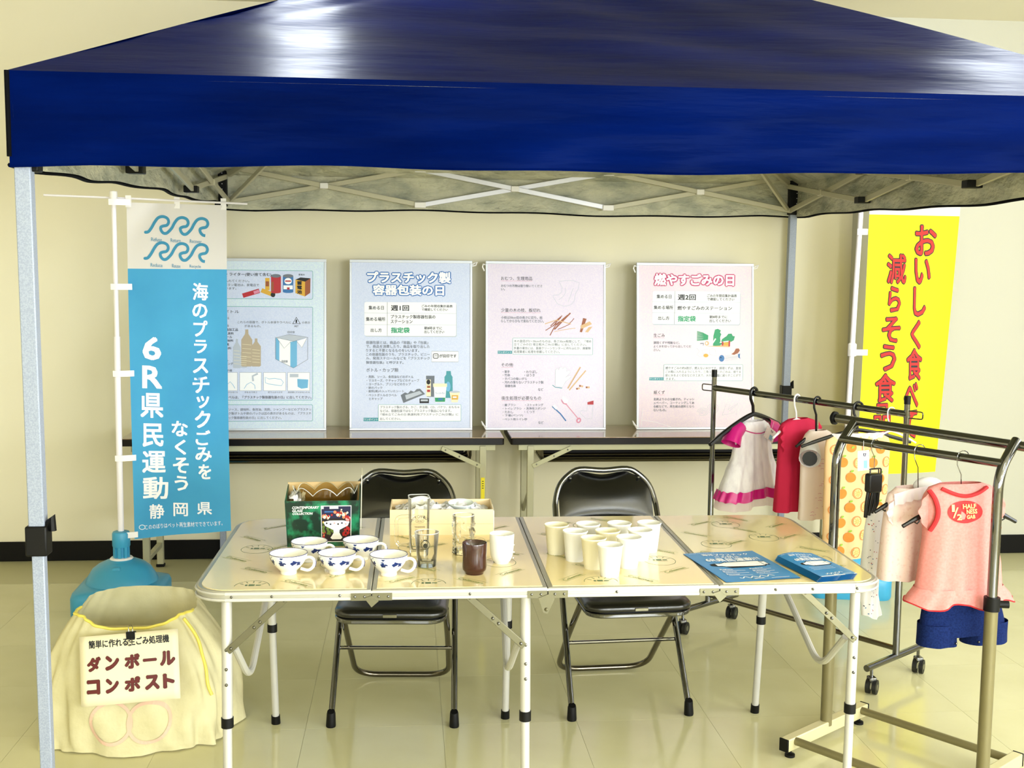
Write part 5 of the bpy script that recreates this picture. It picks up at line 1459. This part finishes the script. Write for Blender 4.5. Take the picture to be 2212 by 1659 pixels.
# ------------------------------------------------------------------ hangers
def hanger(loc, rz, label, mat, hw, drop, neck=.085, r=.0045, notch=False, hookmat=None, hookr=None, barr=.0135):
    """loc: centre of the bar the hook goes over"""
    t = thing('clothes_hanger', label, 'hanger', loc, rz, 'hangers on the clothes racks')
    hr = barr+r+.0005
    hook = [(hr*cos(a)*1.0, 0, hr*sin(a)) for a in [PI*(-.15)+PI*1.15*i/10 for i in range(11)]]
    path = hook+[(-hr*.9, 0, -.022), (-.004, 0, -.05), (0, 0, -neck)]
    MB().tube(path, hookr or r*.8, 8).build('hook', hookmat or mat, t)
    n = 10
    arm = [(-hw+2*hw*i/(2*n), 0, -neck-drop*abs(-1+i/n)**1.3) for i in range(2*n+1)]
    MB().tube(arm, [r*1.0 if abs(i-n) > n*.85 else r*1.25 for i in range(2*n+1)], 8).build('arms', mat, t)
    if notch:
        for s in (-1, 1):
            q = Vector((s*hw*.72, 0, -neck-drop*.72**1.3))
            MB().tube([q, q+Vector((0, 0, -.014)), q+Vector((s*.006, 0, -.020)), q+Vector((s*.013, 0, -.016)), q+Vector((s*.014, 0, -.010))], .0022, 6).build('notch_hook', mat, t)
    return t
M('hanger_black', '07070a', .3)
M('hanger_white', 'f2f0f2', .3)
def onbar(px): return px
hB = lambda s: rbA+(rbB-rbA)*s+Vector((0, 0, 1.022-.02*s))
hF = lambda s: rfA+RV*.022+(rfB-rfA)*s+Vector((0, 0, .984-.008*s))
hU = lambda s: rfA+BK+(rfB-rfA)*s+Vector((0, 0, 1.037-.019*s))
RZ = .637
# ------------------------------------------------------------------ baby clothes
M('cloth_white', 'fffcff', .8, spec=.2, transl=.2, var=(40, 'e8e2e8', .4, .7), bump=(30, .2, .006), stretch=(1, 1, .25))
M('satin_magenta', 'c8147c', .35, spec=.5)
M('tulle', 'f0d8e0', .8, alpha=.55, transl=.3)
M('cloth_red', 'cc2a4e', .8, spec=.2, transl=.2, bump=(30, .25, .006), stretch=(1, 1, .2))
M('cloth_cream', 'fbeae2', .85, spec=.15, transl=.15, bump=(30, .2, .004))
M('cloth_white2', 'fcfafe', .85, spec=.15, transl=.15)
M('cloth_pale_pink', 'f6dcd6', .85, spec=.15, transl=.12, var=(90, 'eecac4', .55, .68), bump=(30, .2, .004))
M('cloth_salmon', 'e89a94', .9, spec=.1, transl=.12, var=(160, 'e38c86', .35, .75), bump=(160, .1, .002))
M('trim_red', 'b8242a', .8)
M('denim', '16275a', .9, spec=.1, var=(220, '101c48', .4, .65), bump=(200, .15, .002))
M('cloth_orange', 'f3cf9e', .85, spec=.15, transl=.15)
M('orange_fruit', 'e0812c', .8)
M('orange_leaf', '8db43c', .8)
M('logo_red', 'd02c30', .8)
M('logo_cream', 'f2d48c', .8)
M('tag_paper', 'efe8ea', .5)
M('tag_blue', '7fb6dc', .5)
M('lace_white', 'f0e6ec', .85, transl=.2)
def interp(rows, z):
    if z >= rows[0][0]: return rows[0][1:]
    for a, b in zip(rows, rows[1:]):
        if z >= b[0]:
            t = (a[0]-z)/(a[0]-b[0]); t = t*t*(3-2*t)*.5+t*.5
            return tuple(x+(y-x)*t for x, y in zip(a[1:], b[1:]))
    return rows[-1][1:]
def gsurf(rows, z0, folds=(4, .006), seed=0, front_off=0., hemwave=0., tiltz=0.):
    """returns fn(u 0..1 around, v 0 top .. 1 bottom); rows (z, left, right, depth) from the top downwards"""
    zt, zb = rows[0][0], rows[-1][0]
    def fn(u, v):
        z = zt+(zb-zt)*v
        l, r, d = interp(rows, z)
        a = 2*PI*u
        c, h = (l+r)/2, (r-l)/2
        ca, sa = cos(a), sin(a)
        e = .75
        x = c+h*math.copysign(abs(ca)**e, ca)
        y = -d*math.copysign(abs(sa)**.9, sa)
        y -= math.copysign(1, sa)*abs(sa)**.5*folds[1]*v*sin(folds[0]*PI*(x/h)+seed+v*1.5)
        zz = z+hemwave*v**3*sin(folds[0]*1.2*(x/h)+seed+(1.3 if sa > 0 else 0))+tiltz*v*(x/h)
        return Vector((x, y-front_off*abs(sa), zz-z0))
    return fn
def tubecloth(fn, nu=64, nv=30, v0=0., v1=1.):
    return MB().sheet(nu, nv, lambda u, v: fn(u, v0+(v1-v0)*v))
def on_front(rows, z0, folds, seed):
    zt, zb = rows[0][0], rows[-1][0]
    f = gsurf(rows, z0, folds, seed)
    def mp(x, z):
        v = min(1, max(0, (zt-z)/(zt-zb)))
        l, r, d = interp(rows, z)
        c, h = (l+r)/2, (r-l)/2
        q = max(-.999, min(.999, (x-c)/h))
        ca = math.copysign(abs(q)**(1/.75), q)
        u = math.acos(ca)/(2*PI)
        return f(u, v), Vector((0, -1, 0))
    return mp
def price_tag(name, label, loc, rz, tilt=0., w=.045, h=.06, cat='tag'):
    t = thing(name, label, cat, loc, rz)
    t.rotation_euler = (0, tilt, rz)
    MB().bx(-w/2, w/2, -.0004, .0004, -h, 0).build('card', 'tag_paper', t, smooth=0)
    pr = Print(lambda x, y: ((x, -.0004, y), (0, -1, 0)), .0003)
    rg = random.Random(len(label))
    for k in range(16):
        s = k/16*4; q = s % 1
        e = [(-w*.42+q*w*.84, -h*.06), (w*.42, -h*.06-q*h*.88), (w*.42-q*w*.84, -h*.94), (-w*.42, -h*.94+q*h*.88)][int(s)]
        pr.ell(e[0], e[1], .0012, .0012, 'red_print', 1, 6)
    pr.rect(0, -h*.5, w*.34, -h*.9, 'tag_blue', 1)
    pr.line([(-w*.02, -h*.15), (w*.06, -h*.3)], .003, 'navy_print'); pr.line([(w*.2, -h*.14), (w*.14, -h*.3)], .003, 'navy_print'); pr.line([(-w*.02, -h*.14), (w*.22, -h*.18)], .002, 'navy_print')
    for m_, mb in pr.m.items(): mb.build('printed_marks', m_, t, smooth=0)
    MB().tube([(0, 0, -.004), (.004, .004, .03)], .0006, 5).build('tag_string', 'tag_paper', t)
    return t

# --- white dress with magenta trim on a black hanger (thin rack)
p0 = hB(.232)
hanger(p0, RZ, 'black hanger on the thin rack holding the white and magenta dress', 'hanger_black', .275, .10, .085, .008)
Z0 = .555
rows = [(.905, -.062, .062, .028), (.892, -.085, .085, .03), (.87, -.108, .108, .032), (.82, -.112, .112, .035), (.77, -.118, .120, .04), (.70, -.155, .15, .05), (.64, -.185, .18, .058), (.60, -.203, .20, .062), (.56, -.212, .206, .064)]
d = thing('baby_dress', 'white baby dress with magenta hem band, leftmost on the thin rack', 'dress', (p0.x, p0.y, Z0), RZ, 'baby clothes on the racks')
f = gsurf(rows, Z0, (5, .010), 1, hemwave=.006)
vz = lambda z: (.905-z)/(.905-.56)
tubecloth(f, 96, 30, 0, vz(.62)).build('dress_body', 'cloth_white', d, smooth=80)
def band(u, v):
    p = f(u, vz(.634)+(vz(.594)-vz(.634))*v)
    k = 1.03+.025*sin(u*2*PI*17)*(.3+.7*v)
    return Vector((p.x*k, p.y*(k+.06), p.z+.003*sin(u*2*PI*17+1)))
MB().sheet(200, 8, band).build('hem_band', 'satin_magenta', d, smooth=80)
tubecloth(f, 96, 6, vz(.61), 1.).build('tulle_edge', 'tulle', d, smooth=80)
for s in (-1, 1):
    q = [Vector((s*.085, 0, .885-Z0)), Vector((s*.128, -.004, .865-Z0)), Vector((s*.150, -.006, .825-Z0))]
    MB().tube(q, [.028, .034, .040], 16, caps=False).build('sleeve', 'satin_magenta', d, smooth=70)
mpf = on_front(rows, Z0, (5, .010), 1)
pr = Print(mpf, .004)
MB().sheet(30, 5, lambda u, v: mpf(-.098+.196*u, .897-.004*abs(2*u-1)-v*(.03+.012*sin(PI*u)))[0]+Vector((0, -.005, 0))).build('collar', 'cloth_white', d, smooth=70)
mb = MB().tube([mpf(-.098+.196*i/30, .866+.014*abs(2*i/30-1)**2-.008*sin(PI*i/30))[0]+Vector((0, -.006, 0)) for i in range(31)], .0022, 6)
mb.build('collar_piping', 'satin_magenta', d)
price_tag('price_tag', 'dotted price tag hanging from the white and magenta dress', p0+RV*.06+Vector((0, 0, -.145))-RU*-.05, RZ, .5, .07, .05)

# --- red dress on a white hanger
p0 = hB(.467)
hanger(p0, RZ, 'white hanger on the thin rack holding the crimson dress', 'hanger_white', .15, .06, .08, .0045)
Z0 = .575
rows = [(.935, -.05, .07, .02), (.925, -.09, .115, .024), (.90, -.11, .135, .03), (.84, -.105, .13, .034), (.72, -.108, .128, .036), (.575, -.112, .13, .04)]
d = thing('baby_dress', 'plain crimson baby dress with ruffled shoulders on the white hanger', 'dress', (p0.x, p0.y, Z0), RZ, 'baby clothes on the racks')
tubecloth(gsurf(rows, Z0, (4, .008), 3)).build('dress_body', 'cloth_red', d, smooth=80)
for s in (-1, 1):
    mb = MB().sheet(80, 6, lambda u, v, s=s: (s*(.113+.024*v*sin(PI*(.15+.85*u))+.0015*sin(u*20)*v)+.012, -.020+.004*sin(u*20+1)*v, .918-Z0-u*.10-.008*v))
    mb.build('shoulder_ruffle', 'cloth_red', d, smooth=70)
MB().bx(.05, .085, -.043, -.0425, .0, .035).build('care_label', 'tag_paper', d, smooth=0)

# --- cream shirt turned side-on
p0 = hB(.572)
hanger(p0, RZ-.1, 'black hanger on the thin rack holding the cream baby shirt', 'hanger_black', .115, .045, .12, .0055)
Z0 = .555
rows = [(.90, -.035, .05, .022), (.885, -.06, .085, .026), (.86, -.075, .105, .03), (.80, -.078, .105, .032), (.555, -.078, .105, .034)]
d = thing('baby_shirt', 'cream baby shirt with faint pink print beside the crimson dress', 'shirt', (p0.x, p0.y, Z0), RZ-.1, 'baby clothes on the racks')
tubecloth(gsurf(rows, Z0, (3, .006), 5)).build('shirt_body', 'cloth_cream', d, smooth=80)
MB().sheet(8, 20, lambda u, v: (.055+.052*u, -.030+.02*u, .30-v*.295)).build('side_panel', 'cloth_white2', d, smooth=70)
q = [Vector((-.048, -.010, .285)), Vector((-.078, -.038, .262)), Vector((-.098, -.054, .250))]
MB().tube(q, [.034, .040, .041], 18, caps=False).build('sleeve', 'cloth_white2', d, smooth=70)
MB().tube([q[2]+Vector((.008, .007, -.002)), q[2]+Vector((.010, .009, -.002))], [.028, .028], 16).build('sleeve_shade_disc', 'hanger_black', d)  # dark disc paints the shade inside the sleeve and the black hanger there
q = [Vector((.09, .0, .30)), Vector((.12, -.012, .262)), Vector((.13, -.018, .225))]
MB().tube(q, [.03, .036, .038], 18, caps=False).build('sleeve', 'cloth_white2', d, smooth=70)
pr = Print(on_front(rows, Z0, (3, .006), 5), .002)
rg = random.Random(2)
for k in range(34):
    x, z = rg.uniform(-.06, .05), rg.uniform(.57, .79)
    pr.line([(x, z), (x+.008, z+.002), (x+.014, z-.001)], .0014, 'pink_print')
for m_, mb in pr.m.items(): mb.build('printed_marks', m_, d, smooth=0)

# --- orange-print wrap at the right end of the thin rack
p0 = hB(.775)
hanger(p0, .2, 'black hanger on the thin rack holding the orange-print wrap', 'hanger_black', .235, .055, .085, .006)
hanger(hB(.93), .3, 'empty small white hanger at the right end of the thin rack', 'hanger_white', .12, .05, .07, .003)
Z0 = .435
rows = [(.905, -.10, .11, .02), (.895, -.125, .14, .022), (.86, -.13, .15, .026), (.70, -.128, .145, .03), (.435, -.125, .135, .032)]
d = thing('baby_wrap', 'cream baby wrap printed with oranges and slices, behind the front rack', 'clothing', (p0.x-.005, p0.y, Z0), .2, 'baby clothes on the racks')
fo = (3, .006)
tubecloth(gsurf(rows, Z0, fo, 7)).build('wrap_body', 'cloth_orange', d, smooth=80)
mp_ = on_front(rows, Z0, fo, 7)
pr = Print(mp_, .0022)
rg = random.Random(8)
for j in range(8):
    for i in range(4):
        x = -.098+i*.064+(.03 if j % 2 else 0); z = .855-j*.056+rg.uniform(-.006, .006)
        if x > .125 or z < .46: continue
        if (i+j) % 2:
            pr.ell(x, z, .021, .0185, 'orange_fruit', 1, 16, rg.uniform(-.4, .4))
            pr.ell(x+.004, z+.024 if z < .84 else z, .0075, .004, 'orange_leaf', 2, 8, .4)
        else:
            pr.arcl(x, z, .019, .019, 0, 2*PI, .0022, 'orange_fruit', 1, 18)
            pr.ell(x, z, .0145, .0145, 'logo_cream', 1, 14)
            for q_ in range(8): pr.line([(x+.003*cos(q_*PI/4), z+.003*sin(q_*PI/4)), (x+.013*cos(q_*PI/4), z+.013*sin(q_*PI/4))], .0013, 'orange_fruit', 2)
for m_, mb in pr.m.items(): mb.build('printed_oranges', m_, d, smooth=0)
mb = MB().sheet(40, 3, lambda u, v: mp_(-.11+.23*u, .902)[0]+Vector((0, -.004+.004*sin(u*40), .01-v*.02)))
mb.build('neck_frill', 'lace_white', d, smooth=70)

# --- dotted leggings with a black belt on a wire hanger (front rack)
p0 = hF(.23)
t = thing('clothes_hanger', 'thin wire hook on the front rack holding the black belt', 'hanger', p0, .3, 'hangers on the clothes racks')
MB().tube([(.015*cos(a), 0, .015*sin(a)) for a in [PI*(-.1)+PI*1.1*i/10 for i in range(11)]]+[(-.012, 0, -.02), (0, 0, -.04), (0, 0, -.078)], .0012, 6).build('hook', 'chrome', t)
MB().tube(fillet([(-.018, 0, -.078), (.018, 0, -.078), (.018, 0, -.098), (-.018, 0, -.098)], .004, 3), .002, 6).build('arms', 'hanger_black', t)
d = thing('belt', 'coiled black belt with buckle hanging on the front rack', 'belt', p0+Vector((0, 0, -.236)), .3)
M('belt_black', '060608', .35)
mb = MB()
for k, (x, w) in enumerate(((-.010, .006), (.0, .006), (.010, .006), (.018, .005))):
    mb.tube([(x*.8, 0, .14), (x*1.2-.006, -.006*(k % 2), .09), (x*1.5-.014, -.006, .05), (x*1.1-.016, -.002, .008+.006*k)], w, 8)
mb.build('strap_loops', 'belt_black', d, smooth=70)
MB().prism(roundrect(-.026, .024, .085, .145, .008, 4), lambda p: (p[0], -.014, p[1]), lambda p: (p[0], .012, p[1])).build('belt_roll', 'belt_black', d, bevel=.004)
MB().tube([(x, -.004, z) for x, z in roundrect(-.018, .024, .128, .160, .006, 3)], .0025, 6, closed=True).build('buckle', 'hanger_black', d)
price_tag('price_tag', 'dotted price tag hanging beside the black belt', p0+Vector((-.042, -.012, -.018)), .25, -.05, .042, .062)
Z0 = .432
rows = [(.77, -.012, .045, .02), (.70, -.022, .04, .022), (.60, -.028, .034, .022), (.50, -.028, .034, .02), (.47, -.022, .038, .02), (.432, -.018, .05, .022)]
d = thing('baby_leggings', 'long white dotted baby leggings hanging below the black belt', 'leggings', (p0.x+.003, p0.y+.01, Z0), .3, 'baby clothes on the racks')
tubecloth(gsurf(rows, Z0, (3, .004), 2, hemwave=.006), 40, 30).build('leggings_body', 'cloth_white2', d, smooth=80)
pr = Print(on_front(rows, Z0, (3, .004), 2), .0016)
rg = random.Random(4)
for k in range(70):
    x, z = rg.uniform(-.024, .034), rg.uniform(.445, .75)
    pr.ell(x, z, .0016, .0016, rg.choice(('navy_print', 'blue_print', 'red_print', 'grey_print')), 1, 6)
for m_, mb in pr.m.items(): mb.build('printed_dots', m_, d, smooth=0)

# --- pale pink dress
p0 = hF(.515)
hanger(p0, .22, 'dark hanger on the front rack holding the pale pink dress', 'hanger_black', .15, .06, .118, .0055, True, 'chrome', .0014, .0135)
Z0 = .595
rows = [(.872, -.075, .075, .03), (.85, -.105, .105, .036), (.81, -.112, .115, .04), (.72, -.118, .12, .044), (.595, -.124, .125, .048)]
d = thing('baby_dress', 'pale pink baby dress with lace neck, between belt and salmon shirt', 'dress', (p0.x, p0.y, Z0), .22, 'baby clothes on the racks')
tubecloth(gsurf(rows, Z0, (4, .008), 6)).build('dress_body', 'cloth_pale_pink', d, smooth=80)
mp_ = on_front(rows, Z0, (4, .008), 6)
MB().sheet(150, 6, lambda u, v: mp_(-.10+.20*u, .868-.02*abs(2*u-1)**2)[0]+Vector((0, -.006-.008*v+.003*sin(u*50)*v, .010-v*.034+.001*sin(u*50)*v))).build('lace_collar', 'lace_white', d, smooth=70)
MB().sphere((.05, .02, .275), .05, 18, 10, (1, .5, .5)).build('puffed_back_collar', 'cloth_white2', d, smooth=80)
MB().sheet(60, 6, lambda u, v: (-.096-.026*v*sin(PI*(.2+.8*u)), -.022+.003*sin(u*20)*v, .245-u*.075-.008*v)).build('sleeve_frill', 'lace_white', d, smooth=70)

# --- salmon shirt with red trim and oval logo, navy shorts below it
p0 = hF(.775)
hanger(p0, .12, 'dark hanger on the front rack holding the salmon shirt', 'hanger_black', .185, .075, .122, .006, True, 'chrome', .0014, .0135)
Z0 = .555
rows = [(.905, -.055, .06, .02), (.893, -.085, .09, .028), (.865, -.098, .105, .036), (.81, -.095, .102, .044), (.75, -.092, .104, .048), (.66, -.10, .125, .052), (.585, -.108, .132, .056)]
d = thing('baby_shirt', 'salmon baby shirt with red trim and a red oval logo', 'shirt', (p0.x-.012, p0.y-.008, Z0), .12, 'baby clothes on the racks')
d.scale = (1.17, 1, 1)
fo = (4, .006)
tubecloth(gsurf(rows, Z0, fo, 2)).build('shirt_body', 'cloth_salmon', d, smooth=80)
mp_ = on_front(rows, Z0, fo, 2)
rows2 = [(.60, -.108, .132, .057), (.57, -.128, .155, .064), (.552, -.135, .166, .066)]
g2 = gsurf(rows2, Z0, (6, .007), 1, hemwave=.010)
tubecloth(g2, 140, 8).build('hem_frill', 'cloth_salmon', d, smooth=80)
MB().tube([g2(i/120, 1) for i in range(120)], .0022, 5, closed=True).build('hem_edge', 'trim_red', d)
MB().tube([mp_(-.062+.125*i/24, .893-.022*sin(PI*i/24))[0]+Vector((0, -.003, .002)) for i in range(25)], .0055, 8).build('neck_trim', 'trim_red', d)
for s in (-1, 1):
    pts = [mp_(s*(.088-.030*sin(PI*i/16)*.5+(.004 if s > 0 else 0))+.004, .888-.115*i/16)[0]+Vector((s*.006, -.004, 0)) for i in range(17)]
    MB().tube(pts, .0065, 8).build('armhole_trim', 'trim_red', d)
    MB().sheet(70, 6, lambda u, v, s=s: (s*(.094+.026*v*sin(PI*(.12+.88*u))+.001*sin(u*18)*v)+.004, -.016+.003*sin(u*18)*v, .328-u*.10-.012*v)).build('cap_sleeve', 'cloth_salmon', d, smooth=70)
pr = Print(mp_, .0028)
LX = -.016
pr.ell(LX+.012, .828, .047, .032, 'logo_red', 1, 30)
for body, (x0, zt, x1, zb) in (('1', (-.030, .850, -.021, .830)), ('/', (-.027, .842, -.010, .812)), ('2', (-.015, .823, -.002, .806)), ('HALF', (.002, .851, .044, .838)), ('NESS', (.012, .836, .046, .823)), ('GAB', (.012, .820, .040, .809))):
    pr.text(body, (LX+.012+(x0-.012)*.9, zt, LX+.012+(x1-.012)*.9, zb), 'logo_cream', {'/': .0, '1': .0}.get(body, .035), 2)
for m_, mb in pr.m.items(): mb.build('printed_oval' if m_ == 'logo_red' else 'printed_text', m_, d, smooth=0)
d = thing('baby_shorts', 'navy blue denim baby shorts hanging below the salmon shirt', 'shorts', (p0.x, p0.y-.005, .425), .12, 'baby clothes on the racks')
Z0 = .425
rows = [(.60, -.098, .125, .035), (.55, -.108, .140, .042), (.48, -.115, .158, .044), (.455, -.118, .164, .044)]
tubecloth(gsurf(rows, Z0, (2, .004), 1)).build('shorts_body', 'denim', d, smooth=80)
for l, r in ((-.118, -.004), (.024, .166)):
    rws = [(.49, l, r, .043), (.455, l, r, .043), (.425, l-.002, r+.002, .043)]
    tubecloth(gsurf(rws, Z0, (2, .003), 2), 40, 8).build('shorts_leg', 'denim', d, smooth=80)
mb = MB()
for x in (-.022, .052): mb.sphere((x, -.041, .012), .0035, 8, 6)
mb.build('snap_buttons', 'chrome', d)
